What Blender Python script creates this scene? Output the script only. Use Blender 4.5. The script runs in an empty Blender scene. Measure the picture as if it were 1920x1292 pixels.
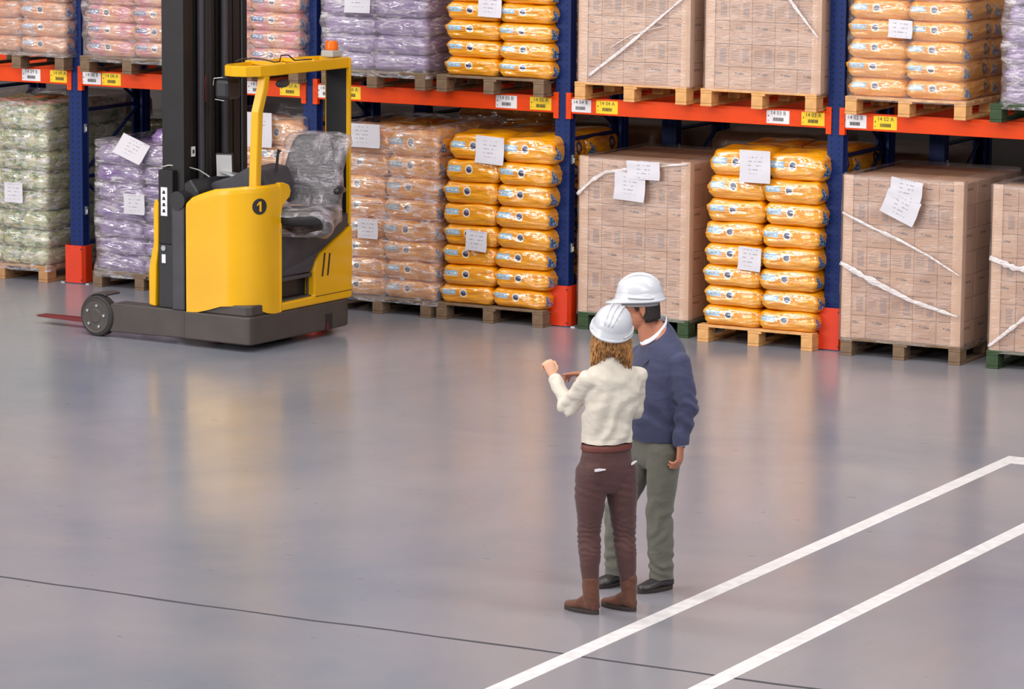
import bpy, bmesh, math, random
from mathutils import Vector, Matrix, noise
random.seed(7)
PI = math.pi
SC = bpy.context.scene
COL = SC.collection

# ------------------------------------------------------------------ camera
F_PX, PITCH, YAW, ROLL = 6821.7, 0.1560, 0.4966, 0.0078
CAM = Vector((18.881, -26.611, 4.566))
def cam_axes():
    f = Vector((-math.sin(YAW), math.cos(YAW), 0)); r = Vector((math.cos(YAW), math.sin(YAW), 0)); u = Vector((0, 0, 1))
    cp, sp = math.cos(PITCH), math.sin(PITCH)
    f2 = f*cp - u*sp; u2 = u*cp + f*sp
    cr, sr = math.cos(ROLL), math.sin(ROLL)
    return r*cr + u2*sr, u2*cr - r*sr, f2
r3, u3, f3 = cam_axes()
cam_data = bpy.data.cameras.new('camera'); cam = bpy.data.objects.new('camera', cam_data); COL.objects.link(cam)
M = Matrix((r3, u3, -f3)).transposed().to_4x4(); M.translation = CAM
cam.matrix_world = M
cam_data.sensor_width = 36; cam_data.lens = F_PX*36/1920; cam_data.clip_end = 200
SC.camera = cam

# ------------------------------------------------------------------ light
SC.view_settings.view_transform = 'Standard'; SC.view_settings.look = 'None'
SC.view_settings.gamma = 1; SC.view_settings.use_curve_mapping = False
SC.view_settings.exposure = 0.12
world = bpy.data.worlds.new('world'); SC.world = world; world.use_nodes = True
bg = world.node_tree.nodes['Background']; bg.inputs[0].default_value = (0.93, 0.95, 1.0, 1); bg.inputs[1].default_value = 0.30
def area(name, loc, rot, sx, sy, power, color=(1, 1, 1)):
    l = bpy.data.lights.new(name, 'AREA'); l.shape = 'RECTANGLE'; l.size = sx; l.size_y = sy; l.energy = power; l.color = color
    o = bpy.data.objects.new(name, l); COL.objects.link(o); o.location = loc; o.rotation_euler = rot; return o
# rows of roof lights over the open floor and one to the right
for y, w, rx in ((-4.5, 480, 0.1), (-8.5, 1500, 0.35), (-18, 1700, 0.6)):
    area('roof_light', (7, y, 10.8), (rx, 0, 0), 30, 1.5, w, (1, 0.975, 0.94))
area('roof_light', (23, -20, 9.5), (0.8, 0, 0.8), 12, 2.5, 900, (0.95, 0.97, 1))
area('added_glint_light', (-12, -31.5, 8.0), (PI/2+0.16, 0, -0.35), 18, 3.0, 4200, (1, 0.98, 0.96))  # added light behind the view for glints on film and sacks, no actual window

# ------------------------------------------------------------------ materials
def S(r, g, b):
    def c(v):
        v /= 255.0
        return v/12.92 if v <= 0.04045 else ((v+0.055)/1.055)**2.4
    return (c(r), c(g), c(b), 1)
class NT:
    def __init__(s, m):
        s.t = m.node_tree; s.n = s.t.nodes; s.l = s.t.links
    def new(s, k, **kw):
        n = s.n.new(k)
        for a, b in kw.items(): setattr(n, a, b)
        return n
    def put(s, sock, v):
        if hasattr(v, 'is_linked'): s.l.new(v, sock)
        else: sock.default_value = v
    def m(s, op, a, b=0.0, c=None):
        n = s.new('ShaderNodeMath', operation=op); s.put(n.inputs[0], a); s.put(n.inputs[1], b)
        if c is not None: s.put(n.inputs[2], c)
        return n.outputs[0]
    def mix(s, f, a, b):
        n = s.new('ShaderNodeMix', data_type='RGBA'); s.put(n.inputs[0], f); s.put(n.inputs[6], a); s.put(n.inputs[7], b); return n.outputs[2]
    def obj(s):
        n = s.new('ShaderNodeTexCoord'); return n.outputs['Object']
    def xyz(s, v):
        n = s.new('ShaderNodeSeparateXYZ'); s.l.new(v, n.inputs[0]); return n.outputs
    def scale(s, v, sc):
        n = s.new('ShaderNodeMapping'); s.l.new(v, n.inputs[0]); n.inputs['Scale'].default_value = sc; return n.outputs[0]
    def noise(s, v, scale, detail=3, rough=0.5, dist=0.0):
        n = s.new('ShaderNodeTexNoise'); s.l.new(v, n.inputs['Vector']); n.inputs['Scale'].default_value = scale
        n.inputs['Detail'].default_value = detail; n.inputs['Roughness'].default_value = rough; n.inputs['Distortion'].default_value = dist
        return n.outputs[0]
    def ramp(s, f, stops, interp='LINEAR'):
        n = s.new('ShaderNodeValToRGB'); s.l.new(f, n.inputs[0]); cr = n.color_ramp; cr.interpolation = interp
        while len(cr.elements) < len(stops): cr.elements.new(0.5)
        for e, (p, c) in zip(cr.elements, stops): e.position = p; e.color = c if len(c) == 4 else (*c, 1)
        return n.outputs[0]
    def bump(s, h, strength, dist=0.01):
        n = s.new('ShaderNodeBump'); s.l.new(h, n.inputs['Height']); n.inputs['Strength'].default_value = strength; n.inputs['Distance'].default_value = dist
        return n.outputs[0]
    def rect(s, a, a0, a1, b, b0, b1):      # 1 inside
        return s.m('MULTIPLY', s.m('MULTIPLY', s.m('GREATER_THAN', a, a0), s.m('LESS_THAN', a, a1)),
                   s.m('MULTIPLY', s.m('GREATER_THAN', b, b0), s.m('LESS_THAN', b, b1)))
    def disc(s, a, ca, b, cb, r):
        da = s.m('SUBTRACT', a, ca); db = s.m('SUBTRACT', b, cb)
        return s.m('LESS_THAN', s.m('ADD', s.m('MULTIPLY', da, da), s.m('MULTIPLY', db, db)), r*r)
def mat(name, col, rough=0.5, metal=0.0, var=0.0, vscale=8.0, bump=0.0, bscale=40.0, coat=0.0, spec=0.5):
    m = bpy.data.materials.new(name); m.use_nodes = True; t = NT(m); b = t.n['Principled BSDF']
    b.inputs['Base Color'].default_value = col; b.inputs['Roughness'].default_value = rough; b.inputs['Metallic'].default_value = metal
    b.inputs['Coat Weight'].default_value = coat; b.inputs['Specular IOR Level'].default_value = spec
    if var or bump:
        o = t.obj()
        if var:
            nz = t.noise(o, vscale, 4)
            dk = tuple(c*(1-var) for c in col[:3])+(1,); lt = tuple(min(1, c*(1+var)) for c in col[:3])+(1,)
            t.l.new(t.ramp(nz, [(0.3, dk), (0.7, lt)]), b.inputs['Base Color'])
        if bump: t.l.new(t.bump(t.noise(o, bscale, 3), bump), b.inputs['Normal'])
    return m

def mat_floor():
    m = mat('polished_concrete', S(150, 150, 155), 0.25); t = NT(m); b = t.n['Principled BSDF']; o = t.obj()
    n1 = t.noise(o, 0.35, 5, 0.6, 0.6); n2 = t.noise(t.scale(o, (1, 3, 1)), 1.4, 6, 0.65); n3 = t.noise(o, 60, 3, 0.7)
    c1 = t.ramp(n1, [(0.3, S(112, 124, 142)), (0.7, S(156, 152, 158))])
    c2 = t.mix(t.m('MULTIPLY', n2, 0.45), c1, S(148, 140, 142))
    c3 = t.mix(t.m('MULTIPLY', n3, 0.22), c2, S(112, 112, 118))
    mk = t.noise(t.scale(o, (1.2, 4, 1)), 5, 2, 0.5); mkm = t.m('GREATER_THAN', mk, 0.735)
    c4 = t.mix(t.m('MULTIPLY', mkm, 0.45), c3, S(80, 80, 86))
    t.l.new(c4, b.inputs['Base Color'])
    t.l.new(t.ramp(t.noise(o, 0.9, 5, 0.6), [(0.3, (0.17,)*3), (0.7, (0.27,)*3)]), b.inputs['Roughness'])
    t.l.new(t.bump(t.noise(o, 2.2, 4), 0.10, 0.004), b.inputs['Normal'])
    b.inputs['Specular IOR Level'].default_value = 0.5
    return m

def crinkle(t, o, amt=0.5, sc=(1, 1, 5)):
    a = t.noise(t.scale(o, sc), 6, 5, 0.6, 1.2); c = t.noise(t.scale(o, (2, 2, 14)), 5, 3, 0.6, 0.5)
    return t.bump(t.m('ADD', a, t.m('MULTIPLY', c, 0.6)), amt, 0.03)

def mat_sack(name, base, light, rect_col, seam, pattern=None, logo=True, gloss=0.32):
    """woven/plastic sack: local x -.25...25, y -.3...3 (front is -y), z 0...17"""
    m = mat(name, base, gloss); t = NT(m); b = t.n['Principled BSDF']; o = t.obj(); x, y, z = t.xyz(o)
    c = t.mix(t.ramp(t.noise(t.scale(o, (1, 1, 4)), 7, 4, 0.6), [(0.4, (0,)*3), (0.7, (1,)*3)]), base, light)
    if pattern:
        c = t.mix(t.ramp(t.noise(o, pattern[1], 4, 0.7, 1.5), [(0.45, (0,)*3), (0.52, (1,)*3)]), c, pattern[0])
        if len(pattern) > 2: c = t.mix(t.ramp(t.noise(o, pattern[1]*1.7, 4, 0.7, 2.5), [(0.56, (0,)*3), (0.6, (1,)*3)]), c, pattern[2])
    if logo:
        fr = t.m('LESS_THAN', y, -0.255)
        rc = t.m('MULTIPLY', t.rect(x, -0.225, -0.095, z, 0.082, 0.128), fr)
        wv = t.m('MULTIPLY', t.rect(x, -0.205, -0.115, z, 0.098, 0.113), t.m('GREATER_THAN', t.noise(t.scale(o, (1, 0.01, 0.6)), 130, 1), 0.5))
        rc2 = t.mix(wv, rect_col, S(240, 245, 250))
        c = t.mix(rc, c, rc2)
        ring = t.m('MULTIPLY', t.disc(x, -0.02, z, 0.10, 0.036), fr); inn = t.m('MULTIPLY', t.disc(x, -0.02, z, 0.10, 0.026), fr)
        c = t.mix(ring, c, S(238, 225, 205))
        half = t.m('GREATER_THAN', t.m('ADD', z, t.m('MULTIPLY', x, 0.3)), 0.098)
        c = t.mix(inn, c, t.mix(half, S(55, 55, 85), S(120, 130, 160)))
        sd = t.m('GREATER_THAN', x, 0.215)
        yy = t.m('SUBTRACT', z, t.m('MULTIPLY', t.m('ADD', y, 0.27), -1.0))
        tri = t.m('MULTIPLY', t.rect(y, -0.27, -0.15, z, 0.03, 0.135), t.m('LESS_THAN', t.m('ADD', z, t.m('MULTIPLY', t.m('ADD', y, 0.27), 0.7)), 0.128))
        c = t.mix(t.m('MULTIPLY', tri, sd), c, t.mix(t.m('GREATER_THAN', t.noise(o, 55, 2), 0.55), S(70, 105, 150), S(190, 205, 220)))
        dd = t.m('MULTIPLY', t.disc(y, 0.14, z, 0.09, 0.05), sd)
        c = t.mix(dd, c, S(60, 52, 70))
        c = t.mix(t.m('MULTIPLY', t.disc(y, 0.14, z, 0.09, 0.025), sd), c, S(170, 130, 100))
    t.l.new(c, b.inputs['Base Color'])
    b.inputs['Coat Weight'].default_value = 1.0; b.inputs['Coat Roughness'].default_value = 0.1; b.inputs['Coat IOR'].default_value = 2.0
    nb = crinkle(t, o, 0.5, (1, 1, 6)); t.l.new(nb, b.inputs['Normal']); t.l.new(t.bump(t.noise(t.scale(o, (1, 1, 3)), 7, 2, 0.4, 0.4), 0.5, 0.02), b.inputs['Coat Normal'])
    return m

def mat_film(name, base_fac=0.16, tint=S(225, 215, 215), streak=0.55, rough=0.08, aniso=(1, 1, 4), bmp=0.9, refl=1.0):
    m = bpy.data.materials.new(name); m.use_nodes = True; t = NT(m); out = t.n['Material Output']; b = t.n['Principled BSDF']; o = t.obj()
    b.inputs['Base Color'].default_value = tint; b.inputs['Roughness'].default_value = rough; b.inputs['Specular IOR Level'].default_value = 0.9
    t.l.new(crinkle(t, o, bmp, aniso), b.inputs['Normal'])
    tr = t.new('ShaderNodeBsdfTransparent'); mx = t.new('ShaderNodeMixShader')
    st = t.ramp(t.noise(t.scale(o, aniso), 4.5, 6, 0.62, 1.6), [(0.48, (0,)*3), (0.68, (1,)*3)])  # whitish streaks mixed into the film, painted in for glints on its creases
    f = t.m('ADD', t.m('MULTIPLY', st, streak), base_fac); f.node.use_clamp = True
    t.l.new(f, mx.inputs[0]); t.l.new(tr.outputs[0], mx.inputs[1]); t.l.new(b.outputs[0], mx.inputs[2])
    gl = t.new('ShaderNodeBsdfGlossy'); gl.inputs['Roughness'].default_value = rough; gl.inputs['Color'].default_value = (1, 1, 1, 1)
    bn = crinkle(t, o, min(1, bmp*1.1), aniso); t.l.new(bn, gl.inputs['Normal'])
    lw = t.new('ShaderNodeLayerWeight'); lw.inputs[0].default_value = 0.5; t.l.new(bn, lw.inputs['Normal'])
    ff = t.m('ADD', t.m('MULTIPLY', t.m('POWER', lw.outputs['Facing'], 3.0), 0.35*refl), 0.09*refl); ff.node.use_clamp = True
    m2 = t.new('ShaderNodeMixShader'); t.l.new(ff, m2.inputs[0]); t.l.new(mx.outputs[0], m2.inputs[1]); t.l.new(gl.outputs[0], m2.inputs[2])
    t.l.new(m2.outputs[0], out.inputs[0])
    return m

def mat_carton(name, kind):
    base = S(186, 142, 112)
    m = mat(name, base, 0.6); t = NT(m); b = t.n['Principled BSDF']; o = t.obj(); x, y, z = t.xyz(o)
    info = t.new('ShaderNodeObjectInfo')
    c = t.ramp(info.outputs['Random'], [(0, S(176, 134, 108)), (0.5, S(186, 144, 116)), (1, S(196, 154, 124))])
    c = t.mix(t.m('MULTIPLY', t.noise(o, 14, 4), 0.3), c, S(160, 122, 98))
    fr = t.m('MAXIMUM', t.m('LESS_THAN', y, -0.146), t.m('GREATER_THAN', x, 0.096))
    gl = t.m('GREATER_THAN', t.noise(t.scale(o, (1, 1, 0.5)), 170, 1), 0.47)
    h = t.m('MAXIMUM', t.m('MULTIPLY', t.m('LESS_THAN', y, -0.146), t.rect(x, -0.045, 0.04, z, 0.118, 0.138)),
            t.m('MULTIPLY', t.m('GREATER_THAN', x, 0.096), t.rect(y, -0.06, 0.06, z, 0.118, 0.138)))
    if kind == 'A':
        c = t.mix(t.m('MULTIPLY', h, t.m('MULTIPLY', gl, 0.95)), c, S(52, 38, 38))
        h2 = t.m('MULTIPLY', t.rect(x, -0.05, 0.05, z, 0.035, 0.043), fr)
        c = t.mix(t.m('MULTIPLY', h2, 0.6), c, S(90, 70, 62))
    else:
        h2 = t.m('MULTIPLY', t.rect(x, 0.02, 0.075, z, 0.03, 0.15), t.m('LESS_THAN', y, -0.146))
        st = t.m('GREATER_THAN', t.m('SINE', t.m('MULTIPLY', x, 900)), -0.2)
        c = t.mix(t.m('MULTIPLY', h2, t.m('MULTIPLY', st, 0.8)), c, S(92, 84, 92))
        h3 = t.m('MULTIPLY', t.rect(x, -0.08, -0.01, z, 0.05, 0.13), t.m('LESS_THAN', y, -0.146))
        st2 = t.m('GREATER_THAN', t.m('SINE', t.m('MULTIPLY', z, 360)), 0.1)
        c = t.mix(t.m('MULTIPLY', h3, t.m('MULTIPLY', st2, 0.6)), c, S(100, 84, 80))
    t.l.new(c, b.inputs['Base Color'])
    return m

def mat_paper():
    m = mat('printed_paper', S(208, 204, 212), 0.45); t = NT(m); b = t.n['Principled BSDF']; o = t.obj(); x, y, z = t.xyz(o)
    a = t.m('GREATER_THAN', t.m('SINE', t.m('MULTIPLY', z, 190)), 0.72)
    g = t.m('GREATER_THAN', t.noise(t.scale(o, (1, 1, 0.3)), 60, 2), 0.5)
    r = t.rect(x, -0.062, 0.062, z, -0.07, 0.085)
    c = t.mix(t.m('MULTIPLY', t.m('MULTIPLY', a, g), t.m('MULTIPLY', r, 0.55)), S(208, 204, 212), S(70, 70, 80))
    t.l.new(c, b.inputs['Base Color']); return m

def mat_post():
    m = mat('blue_rack_paint', S(22, 48, 110), 0.5, spec=0.25); t = NT(m); b = t.n['Principled BSDF']; o = t.obj(); x, y, z = t.xyz(o)
    zz = t.m('SUBTRACT', t.m('FRACT', t.m('MULTIPLY', z, 20)), 0.5)
    ax = t.m('SUBTRACT', t.m('ABSOLUTE', x), 0.032)
    d1 = t.m('LESS_THAN', t.m('ADD', t.m('MULTIPLY', t.m('MULTIPLY', zz, zz), 0.0025), t.m('MULTIPLY', ax, ax)), 0.00006)
    fr = t.m('LESS_THAN', y, 0.0008)
    ay = t.m('SUBTRACT', y, 0.03)
    d2 = t.m('LESS_THAN', t.m('ADD', t.m('MULTIPLY', t.m('MULTIPLY', zz, zz), 0.0025), t.m('MULTIPLY', ay, ay)), 0.00006)
    k = t.m('MAXIMUM', t.m('MULTIPLY', d1, fr), t.m('MULTIPLY', d2, t.m('SUBTRACT', 1.0, fr)))
    n = t.noise(o, 9, 4)
    c = t.mix(t.m('MULTIPLY', n, 0.4), S(13, 36, 92), S(20, 46, 104))
    c = t.mix(k, c, S(8, 14, 30)); t.l.new(c, b.inputs['Base Color']); return m

def mat_cloth(name, col, dark, bump=0.5, sc=260, rough=0.85, fold=0.5):
    m = mat(name, col, rough); t = NT(m); b = t.n['Principled BSDF']; o = t.obj()
    c = t.mix(t.m('MULTIPLY', t.noise(o, 30, 4), 0.35), col, dark); t.l.new(c, b.inputs['Base Color'])
    h = t.m('ADD', t.m('MULTIPLY', t.noise(o, sc, 2), 0.12), t.noise(t.scale(o, (1, 1, 1.7)), 9, 4, 0.55, 0.8))
    t.l.new(t.bump(h, bump, 0.02), b.inputs['Normal']); b.inputs['Sheen Weight'].default_value = 0.15; b.inputs['Specular IOR Level'].default_value = 0.25
    return m

FLOOR = mat_floor()
LINE = mat('white_floor_paint', S(226, 222, 224), 0.4, var=0.12, vscale=14)
JOINT = mat('joint_filler', S(66, 64, 70), 0.7)
POST = mat_post()
BLUEM = mat('blue_brace_paint', S(12, 30, 76), 0.45, var=0.15)
ORANGE = mat('orange_beam_paint', S(226, 68, 8), 0.5, spec=0.25, var=0.1, vscale=5)
GUARDM = mat('orange_guard_paint', S(212, 52, 8), 0.42, var=0.06)
STEEL = mat('zinc_steel', S(175, 180, 180), 0.35, 0.7)
WOOD = mat('pallet_wood', S(176, 130, 88), 0.75, var=0.22, vscale=9, bump=0.2, bscale=70)
WOODL = mat('pale_pallet_wood', S(214, 160, 100), 0.72, var=0.18, vscale=9, bump=0.2, bscale=70)
WOODD = mat('dark_pallet_wood', S(120, 96, 74), 0.8, var=0.25, vscale=9, bump=0.2, bscale=70)
WOODG = mat('green_painted_pallet_wood', S(50, 70, 42), 0.8, var=0.25, vscale=9, bump=0.2, bscale=70)
WHITE = mat('white_label', S(232, 228, 232), 0.45)
YLAB = mat('yellow_label', S(245, 205, 20), 0.45)
INK = mat('ink', S(40, 36, 40), 0.6)
PAPER = mat_paper()
CARTA = mat_carton('carton_board_text', 'A'); CARTB = mat_carton('carton_board_code', 'B')
EDGE = mat('edge_board', S(206, 166, 136), 0.6, var=0.06)
YSACK = mat_sack('yellow_sack_plastic', S(234, 146, 0), S(246, 172, 8), S(160, 192, 214), None)
OSACK = mat_sack('orange_sack_plastic', S(236, 150, 30), S(244, 180, 80), S(150, 175, 195), None, pattern=(S(216, 138, 52), 2.2))
PSACK = mat_sack('purple_sack_plastic', S(116, 82, 146), S(150, 120, 172), S(190, 180, 200), None, logo=False)
TSACK = mat_sack('pale_purple_sack_plastic', S(130, 98, 156), S(170, 146, 186), S(190, 180, 200), None, logo=False)
KSACK = mat_sack('pink_orange_sack_plastic', S(222, 140, 120), S(232, 170, 100), S(90, 110, 150), None, pattern=(S(212, 120, 130), 2.0, S(236, 170, 90)))
RSACK = mat_sack('orange_brown_sack_plastic', S(224, 140, 80), S(236, 170, 120), S(170, 180, 200), None, pattern=(S(198, 140, 104), 2.4))
GSACK = mat_sack('green_print_sack_plastic', S(46, 98, 40), S(120, 150, 90), S(160, 170, 170), None, pattern=(S(196, 196, 150), 6.5, S(216, 170, 90)), logo=False)
DSACK = mat_sack('brown_sack_plastic', S(150, 100, 60), S(170, 120, 70), S(120, 130, 140), None, pattern=(S(110, 80, 60), 2.5), logo=False)
FILM = mat_film('stretch_film_clear', 0.10, S(240, 225, 225), 0.40)
FILMH = mat_film('stretch_film_crinkled', 0.09, S(240, 232, 238), 0.60, 0.07)
FILMB = mat_film('stretch_film_hazy', 0.17, S(206, 188, 184), 0.05, 0.25, (1, 1, 1.5), 0.22, 0.45)
FILMS = mat_film('seat_plastic', 0.10, S(215, 205, 215), 0.62, 0.14, (1, 1, 1), 1.0)
STRAND = mat_film('film_strand', 0.55, S(232, 222, 222), 0.4, 0.2, (1, 1, 1), 0.5)
TY = mat('yellow_truck_paint', S(228, 170, 2), 0.33, var=0.04, vscale=3, coat=0.3)
TBLK = mat('black_mast_steel', S(28, 25, 26), 0.5, 0.2, var=0.2, vscale=5)
TGRY = mat('charcoal_plastic', S(62, 60, 66), 0.5, var=0.12)
TCH = mat('grey_chassis_paint', S(70, 63, 60), 0.5, var=0.14, vscale=4)
TDK = mat('dark_plastic', S(34, 33, 36), 0.4)
RUB = mat('black_rubber', S(46, 42, 42), 0.7)
RED = mat('red_fork_paint', S(112, 26, 30), 0.5, var=0.2)
AMB = mat('amber_lens', S(240, 110, 20), 0.25)
GREYP = mat('light_grey_plastic', S(175, 175, 172), 0.4)
SCREEN = mat('grey_screen', S(190, 188, 190), 0.25)
COPPER = mat('copper_hose', S(140, 84, 50), 0.4, 0.5)
SKINW = mat('pale_skin', S(226, 172, 142), 0.55); SKINM = mat('tanned_skin', S(184, 120, 92), 0.55)
CREAM = mat_cloth('cream_knit', S(214, 205, 192), S(196, 186, 172))
NAVY = mat_cloth('navy_knit', S(70, 72, 100), S(54, 56, 82))
OLIVE = mat_cloth('olive_cotton', S(108, 106, 96), S(90, 88, 80))
BROWN = mat_cloth('brown_cotton', S(88, 58, 56), S(66, 44, 44), rough=0.6)
BELTM = mat('brown_belt', S(110, 56, 48), 0.6)
BOOTM = mat_cloth('brown_suede', S(104, 66, 52), S(82, 50, 40)); SOLE = mat('dark_sole', S(58, 48, 46), 0.7)
SHOEM = mat('dark_leather', S(56, 52, 54), 0.35)
HAT = mat('white_helmet_shell', S(204, 205, 212), 0.3, coat=0.3); BAND = mat('grey_headband', S(170, 165, 168), 0.6)
SHIRT = mat('white_shirt', S(228, 230, 240), 0.7)
HAIRB = mat('dark_blonde_hair', S(168, 118, 68), 0.45, var=0.55, vscale=45); HAIRD = mat('dark_brown_hair', S(44, 34, 34), 0.55, var=0.2, vscale=60, bump=0.5, bscale=150)
EYEM = mat('eye_white', S(230, 228, 224), 0.2); GOLD = mat('gold_metal', S(220, 170, 90), 0.3, 0.8)
WALLM = mat('grey_wall_panel', S(96, 88, 86), 0.8)

# ------------------------------------------------------------------ mesh builder
class MB:
    def __init__(s): s.bm = bmesh.new(); s.mi = 0; s.T = None
    def face(s, vs):
        try: f = s.bm.faces.new(vs); f.material_index = s.mi; return f
        except ValueError: return None
    def v(s, p):
        p = Vector(p)
        if s.T: p = s.T @ p
        return s.bm.verts.new(p)
    def box(s, x0, x1, y0, y1, z0, z1):
        v = [s.v((x, y, z)) for x in (x0, x1) for y in (y0, y1) for z in (z0, z1)]
        for a in ((0, 1, 3, 2), (4, 6, 7, 5), (0, 4, 5, 1), (2, 3, 7, 6), (0, 2, 6, 4), (1, 5, 7, 3)): s.face([v[i] for i in a])
    def prism(s, poly, fn0, fn1):
        """poly: list of 2-tuples, fn0/fn1 map them to the two end faces"""
        a = [s.v(fn0(*p)) for p in poly]; b = [s.v(fn1(*p)) for p in poly]; n = len(poly)
        s.face(a[::-1]); s.face(b)
        for i in range(n): s.face((a[i], a[(i+1) % n], b[(i+1) % n], b[i]))
    def rings(s, rs, cap=True, closed=True):
        vs = [[s.v(p) for p in r] for r in rs]
        for a, b in zip(vs, vs[1:]):
            n = len(a)
            for i in range(n if closed else n-1): s.face((a[i], a[(i+1) % n], b[(i+1) % n], b[i]))
        if cap: s.face(vs[0][::-1]); s.face(vs[-1])
        return vs
    def tube(s, pts, r, seg=10, cap=True):
        pts = [Vector(p) for p in pts]; rs = []
        for i, p in enumerate(pts):
            t = (pts[min(i+1, len(pts)-1)]-pts[max(i-1, 0)]).normalized()
            a = t.cross(Vector((0, 0, 1)) if abs(t.z) < 0.95 else Vector((1, 0, 0))).normalized(); b = a.cross(t)
            rr = r[i] if isinstance(r, (list, tuple)) else r
            rs.append([p+(a*math.cos(2*PI*k/seg)+b*math.sin(2*PI*k/seg))*rr for k in range(seg)])
        s.rings(rs, cap)
    def limb(s, pts, side, seg=20):
        """pts: (x,y,z,ra,rb) ra along side, rb across; smoothly interpolated with rounded ends"""
        P = [Vector(p[:3]) for p in pts]; A = [p[3] for p in pts]; B = [p[4] for p in pts]; n = len(P); out = []
        def cr(a, b, c, d, t): return 0.5*((2*b)+(c-a)*t+(2*a-5*b+4*c-d)*t*t+(3*b-a-3*c+d)*t*t*t)
        K = 6
        for i in range(n-1):
            i0, i3 = max(i-1, 0), min(i+2, n-1)
            for k in range(K + (1 if i == n-2 else 0)):
                t = k/K; out.append((cr(P[i0], P[i], P[i+1], P[i3], t), cr(A[i0], A[i], A[i+1], A[i3], t), cr(B[i0], B[i], B[i+1], B[i3], t)))
        rs = []; m = len(out); side = Vector(side)
        for i, (p, a, b) in enumerate(out):
            t = (out[min(i+1, m-1)][0]-out[max(i-1, 0)][0]).normalized()
            sv = (side - t*side.dot(t)).normalized(); w = t.cross(sv)
            ring = lambda p, a, b: [p+sv*math.cos(2*PI*k/seg)*a+w*math.sin(2*PI*k/seg)*b for k in range(seg)]
            if i == 0:
                rr = min(a, b)*0.7
                for q in (0.97, 0.8, 0.5): rs.append(ring(p-t*rr*q, a*math.sqrt(1-q*q)+1e-4, b*math.sqrt(1-q*q)+1e-4))
            rs.append(ring(p, a, b))
            if i == m-1:
                rr = min(a, b)*0.7
                for q in (0.5, 0.8, 0.97): rs.append(ring(p+t*rr*q, a*math.sqrt(1-q*q)+1e-4, b*math.sqrt(1-q*q)+1e-4))
        s.rings(rs)
    def ball(s, c, ax, seg=16):
        """ax: three axis vectors"""
        c = Vector(c); X, Y, Z = [Vector(a) for a in ax]; rs = []
        for i in range(1, seg//2):
            th = PI*i/(seg//2); rs.append([c+X*math.sin(th)*math.cos(2*PI*k/seg)+Y*math.sin(th)*math.sin(2*PI*k/seg)+Z*math.cos(th) for k in range(seg)])
        vs = s.rings(rs, cap=False); a = s.v(c+Z); b = s.v(c-Z); n = seg
        for k in range(n): s.face((a, vs[0][k], vs[0][(k+1) % n])[::-1]); s.face((b, vs[-1][(k+1) % n], vs[-1][k])[::-1])
    def grid(s, nx, ny, fn):
        vs = [[s.v(fn(i/nx, j/ny)) for j in range(ny+1)] for i in range(nx+1)]
        for i in range(nx):
            for j in range(ny): s.face((vs[i][j], vs[i+1][j], vs[i+1][j+1], vs[i][j+1]))
        return vs
    def mesh(s, name, mats, bevel=0, smooth=False, fix=True):
        if fix: bmesh.ops.recalc_face_normals(s.bm, faces=s.bm.faces)
        if bevel:
            es = [e for e in s.bm.edges if len(e.link_faces) == 2 and e.calc_face_angle(0) > 0.5]
            bmesh.ops.bevel(s.bm, geom=es, offset=bevel, segments=2, profile=0.5, affect='EDGES', clamp_overlap=True)
        me = bpy.data.meshes.new(name); s.bm.to_mesh(me); s.bm.free()
        for m in (mats if isinstance(mats, (list, tuple)) else [mats]): me.materials.append(m)
        if smooth: me.polygons.foreach_set('use_smooth', [True]*len(me.polygons))
        return me
    def build(s, name, mats, parent=None, bevel=0, smooth=False, loc=None, rot=None, fix=True):
        return link(name, s.mesh(name, mats, bevel, smooth, fix), parent, loc, rot)
def link(name, me, parent=None, loc=None, rot=None):
    o = bpy.data.objects.new(name, me); COL.objects.link(o)
    if parent: o.parent = parent
    if loc is not None: o.location = loc
    if rot is not None: o.rotation_euler = rot
    return o
def tag(o, label, cat, group=None, kind=None):
    if label: o['label'] = label
    if cat: o['category'] = cat
    if group: o['group'] = group
    if kind: o['kind'] = kind
    return o
def thing(name, loc, label, cat, group=None, rz=0.0):
    o = bpy.data.objects.new(name, None); COL.objects.link(o); o.location = loc; o.rotation_euler = (0, 0, rz)
    o.empty_display_size = 0.1
    return tag(o, label, cat, group)
def copy_tree(o, parent=None):
    c = o.copy(); COL.objects.link(c)
    if parent: c.parent = parent
    for ch in list(o.children): copy_tree(ch, c)
    return c
_txt = {}
def add_text(mb, s, size, T):
    """adds flat lettering (in local xy) through transform T"""
    if s not in _txt:
        cu = bpy.data.curves.new('t', 'FONT'); cu.body = s; cu.size = 1; cu.align_x = 'CENTER'; cu.align_y = 'CENTER'; cu.resolution_u = 3
        o = bpy.data.objects.new('t', cu); COL.objects.link(o); dg = bpy.context.evaluated_depsgraph_get(); dg.update()
        me = bpy.data.meshes.new_from_object(o.evaluated_get(dg)); bpy.data.objects.remove(o); bpy.data.curves.remove(cu)
        _txt[s] = ([v.co.copy() for v in me.vertices], [tuple(p.vertices) for p in me.polygons]); bpy.data.meshes.remove(me)
    vs, fs = _txt[s]; nv = [mb.bm.verts.new(T @ (v*size)) for v in vs]
    for f in fs: mb.face([nv[i] for i in f])
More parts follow.
